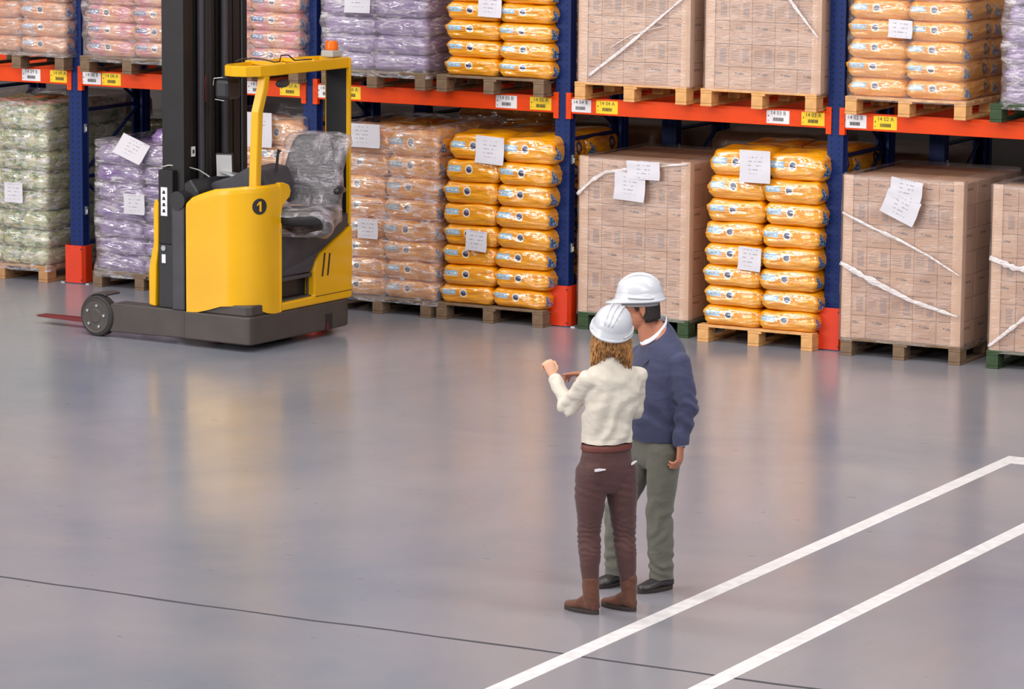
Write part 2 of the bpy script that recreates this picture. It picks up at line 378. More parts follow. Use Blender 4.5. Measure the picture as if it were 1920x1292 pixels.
def remesh_obj(mb, name, m, voxel, parent, disp=None, smooth_it=4, cut=None):
    """union of overlapping closed pieces as one continuous surface"""
    me = mb.mesh(name, m); o = bpy.data.objects.new(name, me); COL.objects.link(o)
    md = o.modifiers.new('r', 'REMESH'); md.mode = 'VOXEL'; md.voxel_size = voxel; md.use_smooth_shade = True
    sm = o.modifiers.new('s', 'SMOOTH'); sm.iterations = smooth_it; sm.factor = 0.5
    dg = bpy.context.evaluated_depsgraph_get(); dg.update()
    me2 = bpy.data.meshes.new_from_object(o.evaluated_get(dg)); bpy.data.objects.remove(o); bpy.data.meshes.remove(me)
    me2.name = name
    if cut or disp:
        bm = bmesh.new(); bm.from_mesh(me2)
        for co, no in (cut or []):
            bmesh.ops.bisect_plane(bm, geom=bm.verts[:]+bm.edges[:]+bm.faces[:], plane_co=co, plane_no=no, clear_outer=True)
            es = [e for e in bm.edges if e.is_boundary]
            if es: bmesh.ops.holes_fill(bm, edges=es)
        if disp:
            bm.normal_update()
            for v in bm.verts: v.co += v.normal*disp(v.co)
        bm.to_mesh(me2); bm.free()
    if not me2.materials: me2.materials.append(m)
    me2.polygons.foreach_set('use_smooth', [True]*len(me2.polygons))
    return link(name, me2, parent)

# ------------------------------------------------------------------ setting
b = MB(); b.box(-24, 30, -34, 6, -0.1, 0); b.build('floor', FLOOR)['kind'] = 'structure'
b = MB(); b.box(-24, 30, 4.4, 4.6, 0, 11.5); b.build('wall_back', WALLM)['kind'] = 'structure'
b = MB(); b.box(-24, 30, -34, 6, 11.5, 11.7); b.build('ceiling', WALLM)['kind'] = 'structure'
jb = MB()
def jy(x): return -10.13 + 0.012*math.sin(x*2.1)+0.006*math.sin(x*7)
pts = [x*0.25 for x in range(-40, 110)]
vs = [(jb.v((x, jy(x)-0.010-0.006*random.random(), 0.0012)), jb.v((x, jy(x)+0.008+0.006*random.random(), 0.0012))) for x in pts]
for a, c in zip(vs, vs[1:]): jb.face((a[0], c[0], c[1], a[1]))
jb.build('trim_1', JOINT)['kind'] = 'structure'
def flat(name, poly, m, z, label, group):
    b = MB(); b.prism(poly, lambda x, y: (x, y, 0.0002), lambda x, y: (x, y, z)); o = b.build(name, m); tag(o, label, 'floor marking', group); return o
flat('floor_marking', [(10.27, -24), (10.38, -24), (10.38, -3.86), (14.0, -3.86), (14.0, -3.62), (10.27, -3.62)], LINE, 0.0018,
     'long white painted floor line with a corner, passing right beside the two people', 'white floor lines')
flat('floor_marking', [(11.155, -24), (11.266, -24), (11.266, -2.5), (11.155, -2.5)], LINE, 0.0018,
     'shorter white painted floor line nearest the bottom right corner', 'white floor lines')

# ------------------------------------------------------------------ racking
L = 2.4545; BZ0, BZ1 = 1.782, 1.918; RD = 1.08
ORDN = ['first', 'second', 'third', 'fourth', 'fifth', 'sixth']
UPN = ['first upright from the left, behind the forklift forks', 'second upright from the left, hidden behind the forklift cab', 'third upright, behind the two people',
       'rightmost upright, in front of the right-hand box pallets']
def upright(x, y0, label, group, H=4.2):
    r = thing('rack_upright', (x, y0, 0), label, 'rack upright', group)
    def post(yy, s):
        b = MB()
        pr = [(-0.068, 0), (0.068, 0), (0.068, 0.06), (0.05, 0.06), (0.05, 0.1), (0.06, 0.115), (0.035, 0.115), (0.035, 0.008), (-0.035, 0.008), (-0.035, 0.115), (-0.06, 0.115), (-0.05, 0.1), (-0.05, 0.06), (-0.068, 0.06)]
        b.prism(pr, lambda px, py: (px, s*py, 0.01), lambda px, py: (px, s*py, H))
        return b.build('post', POST, r, loc=(0, yy, 0))
    post(0, 1); post(RD, -1)
    for yy in (0.05, RD-0.05):
        b = MB(); b.box(-0.1, 0.1, yy-0.08, yy+0.08, 0, 0.01); b.build('base_plate', BLUEM, r)
    z = 0.35; k = 0
    while z < H-0.6:
        b = MB(); b.tube([(0, 0.06, z), (0, RD-0.06, z+0.0 if k % 3 == 0 else z)], 0.018, 8); b.build('brace', BLUEM, r)
        b = MB(); b.tube([(0, 0.06 if k % 2 else RD-0.06, z), (0, RD-0.06 if k % 2 else 0.06, z+0.6)], 0.016, 8); b.build('brace', BLUEM, r)
        z += 0.6; k += 1
    for z in (0.62, 1.36):
        b = MB(); b.box(0.068, 0.085, 0.03, 0.062, z, z+0.075); b.box(0.085, 0.1, 0.03, 0.04, z+0.01, z+0.05)
        b.build('locking_pin', STEEL, r, bevel=0.003)
    return r
for i, n in enumerate(UPN): upright(i*L+0.012, 0, 'dark blue perforated steel rack '+n, 'blue rack uprights')
upright(-L, 0, 'dark blue rack upright outside the left edge of the front row', 'blue rack uprights')
upright(4*L, 0, 'dark blue rack upright outside the right edge of the front row', 'blue rack uprights')
for i in range(-1, 5): upright(i*L+0.35, 1.32, 'dark blue upright of the shadowed back rack row, '+ORDN[i+1]+' from the left', 'back row rack uprights')

def beam(i, y, front=True):
    x0, x1 = i*L+0.012+0.07, (i+1)*L+0.012-0.07
    side = {-1: 'left edge of the picture', 0: 'bay behind the forklift mast', 1: 'bay right of the forklift cab', 2: 'middle bay above the two people', 3: 'bay at the right edge of the picture'}[i]
    r = thing('rack_beam', (x0, y, BZ0), ('orange steel rack beam with location labels, ' if front else 'orange rear rack beam behind the loads, ')+side, 'rack beam', 'front rack beams' if front else 'rear rack beams')
    w = x1-x0; s = 1 if front else -1
    b = MB(); b.prism([(0, 0), (0.0, 0.136), (0.03, 0.136), (0.03, 0.112), (0.05, 0.112), (0.05, 0)], lambda a, c: (0, s*a, c), lambda a, c: (w, s*a, c)); b.build('beam_bar', ORANGE, r, bevel=0.003)
    for xa, xb in ((-0.035, 0.012), (w-0.012, w+0.035)):
        b = MB(); b.box(xa, xb, -0.012*s, 0.03*s, -0.045, 0.172)
        for k in range(3): b.tube([((xa+xb)/2, -0.012*s, -0.01+k*0.06), ((xa+xb)/2, -0.016*s, -0.01+k*0.06)], 0.007, 8)
        b.build('end_connector', ORANGE, r, bevel=0.002)
    return r, x0
def loc_label(r, x0, xw, txt, m, lab):
    b = MB(); b.box(xw-x0, xw-x0+0.2, -0.0025, -0.0005, 0.016, 0.122); o = b.build('location_label', m, r); o['label'] = lab
    t = MB(); T = Matrix.Translation((xw-x0+0.102, -0.0032, 0.098)) @ Matrix.Rotation(PI/2, 4, 'X')
    add_text(t, txt, 0.044, T); t.build('printed_code', INK, o)
    t = MB(); x = xw-x0+0.058
    while x < xw-x0+0.145:
        d = random.choice((0.002, 0.003, 0.005)); t.box(x, x+d, -0.0035, -0.0026, 0.036, 0.064); x += d+0.0022
    t.box(xw-x0+0.012, xw-x0+0.02, -0.0035, -0.0026, 0.07, 0.082); t.box(xw-x0+0.012, xw-x0+0.018, -0.0035, -0.0026, 0.034, 0.042)
    t.build('barcode', INK, o)
LAB = {-1: [(-0.565, '14 09 B', 0), (-0.257, '14 09 A', 1)],
       0: [(0.092, '14 08 B', 0), (0.305, '14 08 A', 1), (1.83, '14 07 B', 0), (2.165, '14 07 A', 1)],
       1: [(2.54, '14 06 B', 0), (2.775, '14 06 A', 1), (4.290, '14 05 B', 0), (4.614, '14 05 A', 1)],
       2: [(4.985, '14 04 B', 0), (5.232, '14 04 A', 1), (6.772, '14 03 B', 0), (7.078, '14 03 A', 1)],
       3: [(7.44, '14 02 B', 0), (7.70, '14 02 A', 1)]}
for i in range(-1, 4):
    r, x0 = beam(i, 0)
    for xw, txt, k in LAB[i]: loc_label(r, x0, xw, txt, YLAB if k else WHITE, ('yellow' if k else 'white')+' location label reading '+txt)
    beam(i, RD, False)
gx = [(0.0, 'first orange post guard, at the left behind the forklift forks'), (L, 'orange post guard hidden behind the forklift'), (4.912, 'orange post guard at the foot of the upright behind the people'), (7.368, 'rightmost orange post guard, between yellow sacks and brown boxes')]
for x, lab in gx:
    r = thing('post_guard', (x, 0, 0), lab, 'post guard', 'orange post guards')
    b = MB(); b.prism([(-0.112, 0.1), (-0.112, 0.0), (-0.09, -0.035), (0.085, -0.035), (0.108, -0.0), (0.108, 0.1), (0.098, 0.1), (0.098, 0.0), (0.08, -0.025), (-0.085, -0.025), (-0.102, 0), (-0.102, 0.1)],
                      lambda a, c: (a, c, 0.008), lambda a, c: (a, c, 0.345)); b.build('guard_plate', GUARDM, r)
    for sx in (-1, 1):
        b = MB(); b.box(sx*0.112-0.04*(sx < 0), sx*0.112+0.04*(sx > 0), -0.02, 0.1, 0, 0.008); b.build('foot_flange', STEEL, r)
    for z in (0.035, 0.315):
        b = MB(); b.tube([(0.082, -0.034, z), (0.082, -0.04, z)], 0.007, 8); b.build('bolt', TDK, r)

# ------------------------------------------------------------------ pallets
def pallet_parts(m, name='pallet'):
    r = bpy.data.objects.new(name, None); COL.objects.link(r); r.empty_display_size = 0.1
    b = MB()
    for k in range(7): y = 0.0+k*(1.2-0.11)/6; b.box(-0.51, 0.51, y, y+0.11, 0.124, 0.144)
    for x in (-0.51, -0.06, 0.41): b.box(x, x+0.1+0.02*(x == -0.06), 0.0, 1.2, 0.104, 0.1235)
    b.build('top_deck', m, r, bevel=0.003)
    blk = None
    for x in (-0.51, -0.06, 0.41):
        for y in (0, 0.53, 1.06):
            if blk is None:
                b = MB(); b.box(0, 0.1, 0, 0.14, 0, 0.0815); blk = b.mesh('block', m, bevel=0.006)
            link('block', blk, r, loc=(x, y, 0.022))
    bb = MB(); bb.box(0, 0.1, 0, 1.2, 0, 0.0215); bm_ = bb.mesh('bottom_board', m, bevel=0.003)
    for x in (-0.51, -0.06, 0.41): link('bottom_board', bm_, r, loc=(x, 0, 0))
    return r
_pal = {}
def pallet(m, x, y, z, label, group, rz=0):
    if m.name not in _pal: o = _pal[m.name] = pallet_parts(m)
    else: o = copy_tree(_pal[m.name])
    o.location = (x, y, z); o.rotation_euler = (0, 0, rz); tag(o, label, 'pallet', group); return o

# ------------------------------------------------------------------ sacks
def sack_mesh(name, m, seed, top=False):
    me_b = bmesh.new(); bmesh.ops.create_cube(me_b, size=2)
    bmesh.ops.subdivide_edges(me_b, edges=me_b.edges[:], cuts=15, use_grid_fill=True)
    off = Vector((seed*3.1, seed*1.7, seed*5.3))
    for v in me_b.verts:
        x, y, z = v.co
        px = 1-0.20*abs(x)**16-0.015*x*x; py = 1-0.20*abs(y)**12-0.01*y*y
        zz = z*px*py
        if z > 0 and top: zz *= 1.25-0.25*(x*x+y*y)/2
        X = x*(1-0.075*z*z*(abs(x)**3)); Y = y*(1-0.055*z*z*(abs(y)**3))
        X -= 0.05*x*abs(y)**10; Y -= 0.04*y*abs(x)**10
        p = Vector((X*0.260, Y*0.308, zz*0.089+0.085))
        n = noise.noise(Vector((p.x*5, p.y*5, p.z*22))+off); n2 = noise.noise(Vector((p.x*11, p.y*11, p.z*60))+off)
        k = 0.012*n+0.006*n2
        p += Vector((x*k, y*k, (z*0.008*n if abs(z) > 0.95 else 0)+0.006*n))
        v.co = p
    me = bpy.data.meshes.new(name); me_b.to_mesh(me); me_b.free(); me.materials.append(m)
    me.polygons.foreach_set('use_smooth', [True]*len(me.polygons)); return me
_sk = {}
ORD = ['bottom', 'second', 'third', 'fourth', 'fifth', 'sixth', 'seventh', 'eighth', 'ninth', 'tenth']
def sack_stack(m, x, y, z, heights, desc, where, group, lean=0.0, jit=0.008, W=0.5, cols=(0, 1), back=True, toptop=True):
    """two sacks wide, two deep; the hidden rear-left one only on the top layer"""
    if m.name not in _sk: _sk[m.name] = [sack_mesh('sack', m, k) for k in range(4)] + [sack_mesh('sack', m, 9, True)]
    zz = z; n = len(heights); rnd = random.Random(int(x*100)+int(z*10))
    for i, h in enumerate(heights):
        lx = rnd.uniform(-jit, jit)+lean*(i/n)**2; ly = rnd.uniform(-jit, jit)
        for c in cols:
            for rw in (0, 1):
                if rw == 1 and not back: continue
                if rw == 1 and c == 0 and i < n-1: continue
                last = (i == n-1 and toptop)
                me = _sk[m.name][4 if last else rnd.randrange(4)]
                o = link('sack', me, None, loc=(x+(c-0.5)*W+lx+rnd.uniform(-.004, .004), y+0.3+rw*0.6+ly+rnd.uniform(-.005, .005), zz-0.002),
                         rot=(rnd.uniform(-.008, .008), rnd.uniform(-.012, .012), rnd.uniform(-.012, .012)))
                if rw == 1: o.rotation_euler.z += PI*0
                o.scale = (W/0.5, 1, h/0.17)
                pos = ('left' if c == 0 else 'right')+(' rear' if rw else ' front')
                tag(o, f'{desc} sack, {pos}, {ORD[i] if i < n-1 else "top"} layer, {where}', 'sack', group)
        zz += h
    return zz

# ------------------------------------------------------------------ wraps and papers
def wrap(m, x, y, z, w, d, h, label, group, bulge=0.012, seed=0, topclose=0.08, strands=(), wave=0.0):
    """stretch film around a load, w wide, d deep, origin mid front bottom; open on the underside"""
    r = thing('stretch_wrap', (x, y, z), label, 'stretch film', group)
    b = MB(); NS = 120; NZ = 44; off = Vector((seed*2.3, seed*7.7, 1.1)); rc = 0.05
    per = []
    segs = [((-w/2+rc, 0), (w/2-rc, 0)), ((w/2, rc), (w/2, d-rc)), ((w/2-rc, d), (-w/2+rc, d)), ((-w/2, d-rc), (-w/2, rc))]
    cs = [(w/2-rc, rc), (w/2-rc, d-rc), (-w/2+rc, d-rc), (-w/2+rc, rc)]; a0 = [-PI/2, 0, PI/2, PI]
    for k, (p, q) in enumerate(segs):
        n = 26 if k % 2 == 0 else 26
        for i in range(n): t = i/n; per.append((p[0]+(q[0]-p[0])*t, p[1]+(q[1]-p[1])*t, (0, -1) if k == 0 else (1, 0) if k == 1 else (0, 1) if k == 2 else (-1, 0)))
        for i in range(4):
            a = a0[k]+PI/2*i/4; per.append((cs[k][0]+rc*math.cos(a), cs[k][1]+rc*math.sin(a), (math.cos(a), math.sin(a))))
    rs = []
    for j in range(NZ+1):
        t = j/NZ; ring = []
        for (px, py, nn) in per:
            q = Vector((px*5+py*1.0, py*5, t*h*9))+off
            n = noise.noise(q)*bulge+noise.noise(q*2.7)*bulge*0.4+wave*math.sin(t*h/0.17*2*PI)*0.5
            ring.append((px+nn[0]*n, py+nn[1]*n, t*h))
        rs.append(ring)
    for k, (sh, up) in enumerate(((0.97, 0.006), (0.90, 0.012), (1-topclose*2-0.05, 0.014))):
        rs.append([(px*sh, (py-d/2)*sh+d/2, h+up+0.008*noise.noise(Vector((px*9, py*9, k))+off)) for (px, py, nn) in per])
    b.rings(rs, cap=False); b.build('film_sheet', m, r, smooth=True)
    for pts, wd in strands:
        b = MB(); P = [Vector((p[0], -0.012-0.003*abs(math.sin(i*2.3)), p[1])) for i, p in enumerate(pts)]
        n = 40; rs = []
        for i in range(n+1):
            t = i/n*(len(P)-1); k = min(int(t), len(P)-2); p = P[k].lerp(P[k+1], t-k)
            dr = (P[k+1]-P[k]).normalized(); nr = dr.cross(Vector((0, 1, 0))).normalized()
            ww = 0.85*wd*(0.55+0.45*math.sin(PI*min(1, i/n+0.15))+0.6*noise.noise(Vector((i*0.35, seed, 0)))); th = 0.003
            rs.append([p+nr*ww*math.cos(a)+Vector((0, th*math.sin(a), 0)) for a in [2*PI*q/8 for q in range(8)]])
        b.rings(rs); o = b.build('film_strand', STRAND, r, smooth=True); o['label'] = 'twisted white strand of film'
    return r
def paper(x, y, z, w, h, label, tilt=0.0, lean=0.0):
    b = MB(); n = noise
    def fn(dy): return lambda u, v: ((u-.5)*w+0.004*math.sin(v*5), dy+0.006*noise.noise(Vector((u*3, v*3, x*7)))-0.004*math.cos(v*3), (v-.5)*h)
    A = b.grid(6, 6, fn(0)); B = b.grid(6, 6, fn(0.0012))
    o = b.build('paper_sheet', PAPER, None, smooth=True, loc=(x, y, z), rot=(lean, tilt, 0)); tag(o, label, 'paper sheet', 'papers on the loads'); return o

# ------------------------------------------------------------------ carton loads
CW, CD, CH = 0.198, 0.296, 0.180
def carton_mesh(name, m):
    b = MB(); b.box(-CW/2, CW/2, -CD/2, CD/2, 0, CH); return b.mesh(name, m, bevel=0.004)
CA, CB = carton_mesh('carton', CARTA), carton_mesh('carton', CARTB)
def carton_stack(x, y, z, rows, where, group, front_only=False, cols=range(5), top=False):
    rnd = random.Random(int(x*50))
    for i in range(rows):
        for c in cols:
            for dpt in range(4):
                if dpt > 0 and not (c == 4 and not front_only) and not (top and i == rows-1): continue
                o = link('carton', CA if i % 2 == 0 else CB, None, loc=(x+(c-2)*0.2+rnd.uniform(-.001, .001), y+0.15+dpt*0.3+rnd.uniform(-.001, .001), z+i*(CH+0.003)))
                if dpt == 0: lab = f'brown carton, {["leftmost","second","middle","fourth","rightmost"][c]} in {ORD[i] if i<rows-1 else "top"} row of {where}'
                else: lab = f'brown carton, {["","second","third","rear"][dpt]} deep at column {["one","two","three","four","five"][c]}, {ORD[i] if i<rows-1 else "top"} row, {where}'
                tag(o, lab, 'carton', group)
    return z+rows*(CH+0.003)
def corner_boards(x, y, z, h, where):
    for sx, nm in ((-1, 'left'), (1, 'right')):
        b = MB(); e = 0.507
        b.prism([(sx*(e-0.082), -0.004), (sx*e, -0.004), (sx*e, 0.075), (sx*(e-0.004), 0.075), (sx*(e-0.004), 0.0), (sx*(e-0.082), 0.0)], lambda a, c: (a, c, 0), lambda a, c: (a, c, h))
        o = b.build('edge_protector', EDGE, None, loc=(x, y-0.0025, z)); tag(o, f'cardboard edge protector, {nm} front corner of {where}', 'edge protector', 'cardboard edge protectors')

PG = 'ground level pallets'; PT = 'pallets on the rack beams'
H8 = [.16, .165, .17, .175, .18, .183, .187, .20]
PZ = 0.1445; TZ = BZ1+0.0005; TPZ = TZ+PZ
# ground level, left to right
pallet(WOOD, -0.74, -0.12, 0, 'wooden pallet under the green wrapped sacks at the left edge', PG)
sack_stack(GSACK, -0.74, -0.10, PZ, H8, 'green printed', 'green load at left edge', 'green sacks at the left edge', jit=0.015)
wrap(FILMH, -0.74, -0.13, PZ-0.05, 1.07, 1.25, 1.52, 'crinkled clear film around the green sacks at the left edge', 'film around sack loads', 0.03, 1)
paper(-0.56, -0.165, 0.80, 0.2, 0.18, 'small white sheet on the green load at the left edge')
pallet(WOODD, 0.76, -0.10, 0, 'dark pallet under the purple load behind the forks', PG)
sack_stack(PSACK, 0.77, -0.06, PZ, [.15, .155, .16, .165, .165, .165, .17], 'purple', 'floor load behind the forks', 'purple sacks on the floor', jit=0.012, W=0.49)
sack_stack(PSACK, 0.80, 0.03, PZ+1.13, [.15], 'purple', 'crown of the floor load behind the forks', 'purple sacks on the floor', cols=(1,), back=False)
wrap(FILMH, 0.77, -0.09, PZ-0.05, 1.04, 1.22, 1.22, 'crinkled film around the purple sacks behind the forks', 'film around sack loads', 0.025, 2)
paper(0.70, -0.13, 1.26, 0.30, 0.2, 'large tilted white sheet near the top of the purple load', 0.35, -0.5)
paper(0.72, -0.125, 0.77, 0.22, 0.18, 'white sheet halfway up the purple load beside the mast')
pallet(WOOD, 1.93, -0.10, 0, 'pallet under the orange sacks hidden behind the mast', PG)
sack_stack(OSACK, 1.93, -0.06, PZ, H8, 'orange', 'load behind the mast', 'orange sacks behind the mast', back=False)
wrap(FILMH, 1.93, -0.09, PZ-0.05, 1.04, 1.22, 1.52, 'clear film around the orange sacks behind the mast', 'film around sack loads', 0.02, 3)
paper(2.03, -0.13, 1.5, 0.26, 0.3, 'tan printed sheet on the load behind the mast')
pallet(WOODD, 3.27, -0.2, 0, 'dark wooden pallet under the film wrapped orange load right of the forklift', PG)
sack_stack(OSACK, 3.3, -0.17, PZ, H8, 'orange', 'wrapped load right of the forklift', 'orange sacks right of the forklift', jit=0.014, lean=0.05)
wrap(FILMH, 3.32, -0.21, PZ-0.04, 1.07, 1.25, 1.5, 'thick crinkled film around the orange load right of the forklift', 'film around sack loads', 0.035, 4)
paper(3.13, -0.25, 1.52, 0.36, 0.2, 'wide white sheet at the top of the orange load right of the forklift')
paper(3.19, -0.245, 0.73, 0.2, 0.17, 'small white sheet low on the orange load right of the forklift')
pallet(WOODD, 4.34, -0.19, 0, 'wooden pallet under the yellow sacks left of the third upright', PG)
sack_stack(YSACK, 4.37, -0.17, PZ, H8, 'yellow', 'floor stack beside the cab', 'yellow sacks beside the cab', jit=0.016, lean=0.07)
paper(4.35, -0.215, 1.46, 0.27, 0.23, 'large white sheet on the top yellow sacks beside the cab', 0.05)
paper(4.22, -0.20, 0.69, 0.2, 0.17, 'small white sheet midway down the yellow stack beside the cab', 0.06)
pallet(WOODG, 5.62, -0.06, 0, 'green painted pallet under the boxes behind the people', PG)
zt = carton_stack(5.61, -0.03, PZ, 7, 'boxes behind the people', 'cartons behind the people', top=True)
corner_boards(5.61, -0.03, PZ, 1.30, 'the boxes behind the people')
wrap(FILMB, 5.61, -0.06, PZ-0.02, 1.06, 1.26, 1.31, 'hazy film around the boxes behind the people', 'film around box loads', 0.006, 5,
     strands=[([(-0.51, 1.0), (-0.38, 1.12), (-0.25, 1.2), (0.0, 1.24), (0.5, 1.31)], 0.02)])
paper(5.72, -0.10, 1.36, 0.3, 0.15, 'wide white sheet at the top of the boxes behind the people')
paper(5.60, -0.105, 1.22, 0.28, 0.23, 'larger white sheet below another on the boxes behind the people', 0.06)
pallet(WOODL, 6.77, -0.16, 0, 'pale wooden pallet under the yellow sacks right of the people', PG)
sack_stack(YSACK, 6.80, -0.14, PZ, H8, 'yellow', 'floor stack right of the people', 'yellow sacks right of the people', jit=0.016, lean=0.05)
paper(6.76, -0.185, 1.46, 0.27, 0.26, 'large white sheet on the top yellow sacks right of the people')
paper(6.72, -0.17, 0.71, 0.2, 0.19, 'small white sheet midway down the yellow stack right of the people', 0.06)
pallet(WOODD, 8.05, -0.20, 0, 'dark pallet under the boxes right of the last orange guard', PG)
carton_stack(8.04, -0.17, PZ, 7, 'boxes right of last guard', 'cartons right of the last guard', top=True)
corner_boards(8.04, -0.17, PZ, 1.30, 'the boxes right of the last guard')
wrap(FILMB, 8.04, -0.20, PZ-0.02, 1.06, 1.26, 1.32, 'hazy film around the boxes right of the last guard', 'film around box loads', 0.006, 6,
     strands=[([(-0.5, 1.02), (-0.28, 0.93), (0.0, 0.83), (0.25, 0.72), (0.51, 0.58)], 0.016), ([(-0.51, 0.62), (-0.3, 0.52), (0.1, 0.36), (0.5, 0.26)], 0.03)])
paper(8.09, -0.245, 1.36, 0.27, 0.16, 'upper white sheet on the boxes right of the last guard', 0.15)
paper(8.05, -0.25, 1.22, 0.3, 0.2, 'lower tilted white sheet on the boxes right of the last guard', 0.4)
pallet(WOODG, 9.29, -0.21, 0, 'mossy green pallet under the boxes at the right edge', PG)
carton_stack(9.30, -0.18, PZ, 7, 'boxes at right edge', 'cartons at the right edge', front_only=True, cols=range(2), top=False)
corner_boards(9.30, -0.18, PZ, 1.30, 'the boxes at the right edge')
wrap(FILMB, 9.30, -0.21, PZ-0.02, 1.06, 1.26, 1.32, 'hazy film around the boxes at the right edge', 'film around box loads', 0.006, 7,
     strands=[([(-0.51, 0.75), (-0.3, 0.68), (0.1, 0.66)], 0.03), ([(-0.5, 0.05), (-0.2, 0.3), (0.2, 0.6)], 0.02)])
# rack level
T7 = [.15, .152, .155, .155, .155, .155]
pallet(WOODD, -0.52, -0.14, TZ, 'pallet on the beam at the left edge', PT)
sack_stack(RSACK, -0.50, -0.12, TPZ, T7, 'orange brown', 'upper load at left edge', 'orange brown sacks upper left', jit=0.01, back=True)
wrap(FILM, -0.50, -0.15, TPZ-0.03, 1.06, 1.25, 1.0, 'clear film around the orange brown upper load at the left edge', 'film around sack loads', 0.02, 8)
pallet(WOODD, 0.68, -0.15, TZ, 'pallet on the beam left of the mast', PT)
sack_stack(KSACK, 0.72, -0.12, TPZ, T7, 'pink and orange', 'upper load left of mast', 'pink and orange sacks left of the mast', jit=0.01)
wrap(FILM, 0.71, -0.15, TPZ-0.05, 1.08, 1.25, 1.0, 'clear film around the pink and orange upper load left of the mast', 'film around sack loads', 0.02, 9)
pallet(WOODD, 1.93, -0.15, TZ, 'pallet on the beam above the forklift cab', PT)
sack_stack(KSACK, 1.93, -0.12, TPZ, T7, 'pink and orange', 'upper load right of mast', 'pink and orange sacks right of the mast', jit=0.01)
wrap(FILM, 1.93, -0.15, TPZ-0.05, 1.06, 1.25, 1.0, 'clear film around the pink and orange upper load right of the mast', 'film around sack loads', 0.02, 10)
pallet(WOODD, 3.18, -0.15, TZ, 'pallet on the beam under the purple load above the cab', PT)
sack_stack(TSACK, 3.18, -0.12, TPZ, T7, 'pale purple', 'upper load above the cab', 'pale purple sacks above the cab', jit=0.012)
wrap(FILMH, 3.18, -0.15, TPZ-0.05, 1.07, 1.25, 1.0, 'shiny film around the pale purple upper load above the cab', 'film around sack loads', 0.022, 11)
paper(3.05, -0.19, 2.66, 0.25, 0.22, 'white sheet at the top edge on the pale purple load')
pallet(WOODD, 4.31, -0.15, TZ, 'pallet on the beam under the yellow sacks left of the third upright', PT)
sack_stack(YSACK, 4.38, -0.12, TPZ, T7, 'yellow', 'upper stack beside the third upright', 'upper yellow sacks beside the third upright', jit=0.010)
paper(4.31, -0.155, 2.66, 0.22, 0.2, 'white sheet at the top edge on the upper yellow stack', 0.03)
pallet(WOODL, 5.61, -0.14, TZ, 'pale new pallet on the beam under the left one of the two upper box loads', PT)
carton_stack(5.63, -0.11, TPZ, 5, 'left upper box load', 'cartons of the left upper box load')
corner_boards(5.63, -0.11, TPZ, 0.96, 'the left upper box load')
wrap(FILMB, 5.63, -0.14, TPZ-0.01, 1.06, 1.26, 0.97, 'hazy film with white strand around the left upper box load', 'film around box loads', 0.006, 12,
     strands=[([(-0.4, 0.06), (-0.1, 0.28), (0.2, 0.52), (0.52, 0.78)], 0.018), ([(-0.2, 0.3), (0.0, 0.42), (0.3, 0.5)], 0.006)])
pallet(WOODL, 6.755, -0.14, TZ, 'pale pallet on the beam under the right one of the two upper box loads', PT)
carton_stack(6.78, -0.11, TPZ, 5, 'right upper box load', 'cartons of the right upper box load')
corner_boards(6.78, -0.11, TPZ, 0.96, 'the right upper box load')
wrap(FILMB, 6.78, -0.14, TPZ-0.01, 1.06, 1.26, 0.97, 'hazy film with white strand around the right upper box load', 'film around box loads', 0.006, 13,
     strands=[([(0.12, 0.9), (0.3, 0.68), (0.5, 0.45)], 0.018)])
pallet(WOODL, 8.02, -0.14, TZ, 'pale pallet on the beam under the yellow sacks at the right', PT)
sack_stack(YSACK, 8.01, -0.12, TPZ, T7, 'yellow', 'upper stack at the right', 'upper yellow sacks at the right', jit=0.01, W=0.49)
wrap(mat_film('stretch_film_thin', 0.02, S(235, 228, 225), 0.12), 8.03, -0.15, TPZ-0.03, 1.04, 1.25, 1.0, 'thin clear film around the upper yellow stack at the right', 'film around sack loads', 0.012, 14)
paper(7.98, -0.175, 2.61, 0.2, 0.14, 'white sheet on the upper yellow stack at the right', 0.05)
pallet(WOODG, 9.24, -0.15, TZ, 'mossy green pallet on the beam at the right edge', PT)
sack_stack(TSACK, 9.34, -0.12, TPZ, T7, 'pale purple', 'upper load at right edge', 'pale purple sacks at the right edge', back=False)
wrap(FILMH, 9.33, -0.15, TPZ-0.04, 1.06, 1.25, 1.0, 'crinkled film around the pale purple upper load at the right edge', 'film around sack loads', 0.02, 15)
# back row of racking, seen through the gaps
BKN = ['far left', 'left', 'behind the mast', 'behind the cab', 'behind the third upright', 'middle', 'right of the middle', 'right', 'far right']
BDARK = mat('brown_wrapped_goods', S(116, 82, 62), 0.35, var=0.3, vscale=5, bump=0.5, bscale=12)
for k, (x, hh) in enumerate(((-1.4, 1.35), (-0.35, 1.2), (2.1, 1.35), (3.5, 1.5), (4.6, 1.4), (6.0, 1.4), (7.05, 1.3), (8.4, 1.1), (9.45, 1.35))):
    for z, h2, w in ((0, hh, 'floor'), (TZ, 0.9, 'upper')):
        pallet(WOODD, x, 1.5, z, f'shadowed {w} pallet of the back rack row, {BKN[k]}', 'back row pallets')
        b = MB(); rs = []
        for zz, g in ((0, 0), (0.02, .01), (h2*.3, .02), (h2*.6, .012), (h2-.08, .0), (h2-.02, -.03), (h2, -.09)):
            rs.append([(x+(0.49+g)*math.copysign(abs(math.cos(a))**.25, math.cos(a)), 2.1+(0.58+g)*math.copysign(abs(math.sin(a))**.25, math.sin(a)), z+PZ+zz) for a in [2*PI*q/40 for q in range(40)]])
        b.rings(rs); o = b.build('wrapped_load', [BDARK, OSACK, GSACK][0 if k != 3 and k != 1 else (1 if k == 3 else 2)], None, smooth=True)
        tag(o, f'shadowed wrapped {w} load in the back rack row, {BKN[k]}', 'wrapped load', 'loads in the back row')
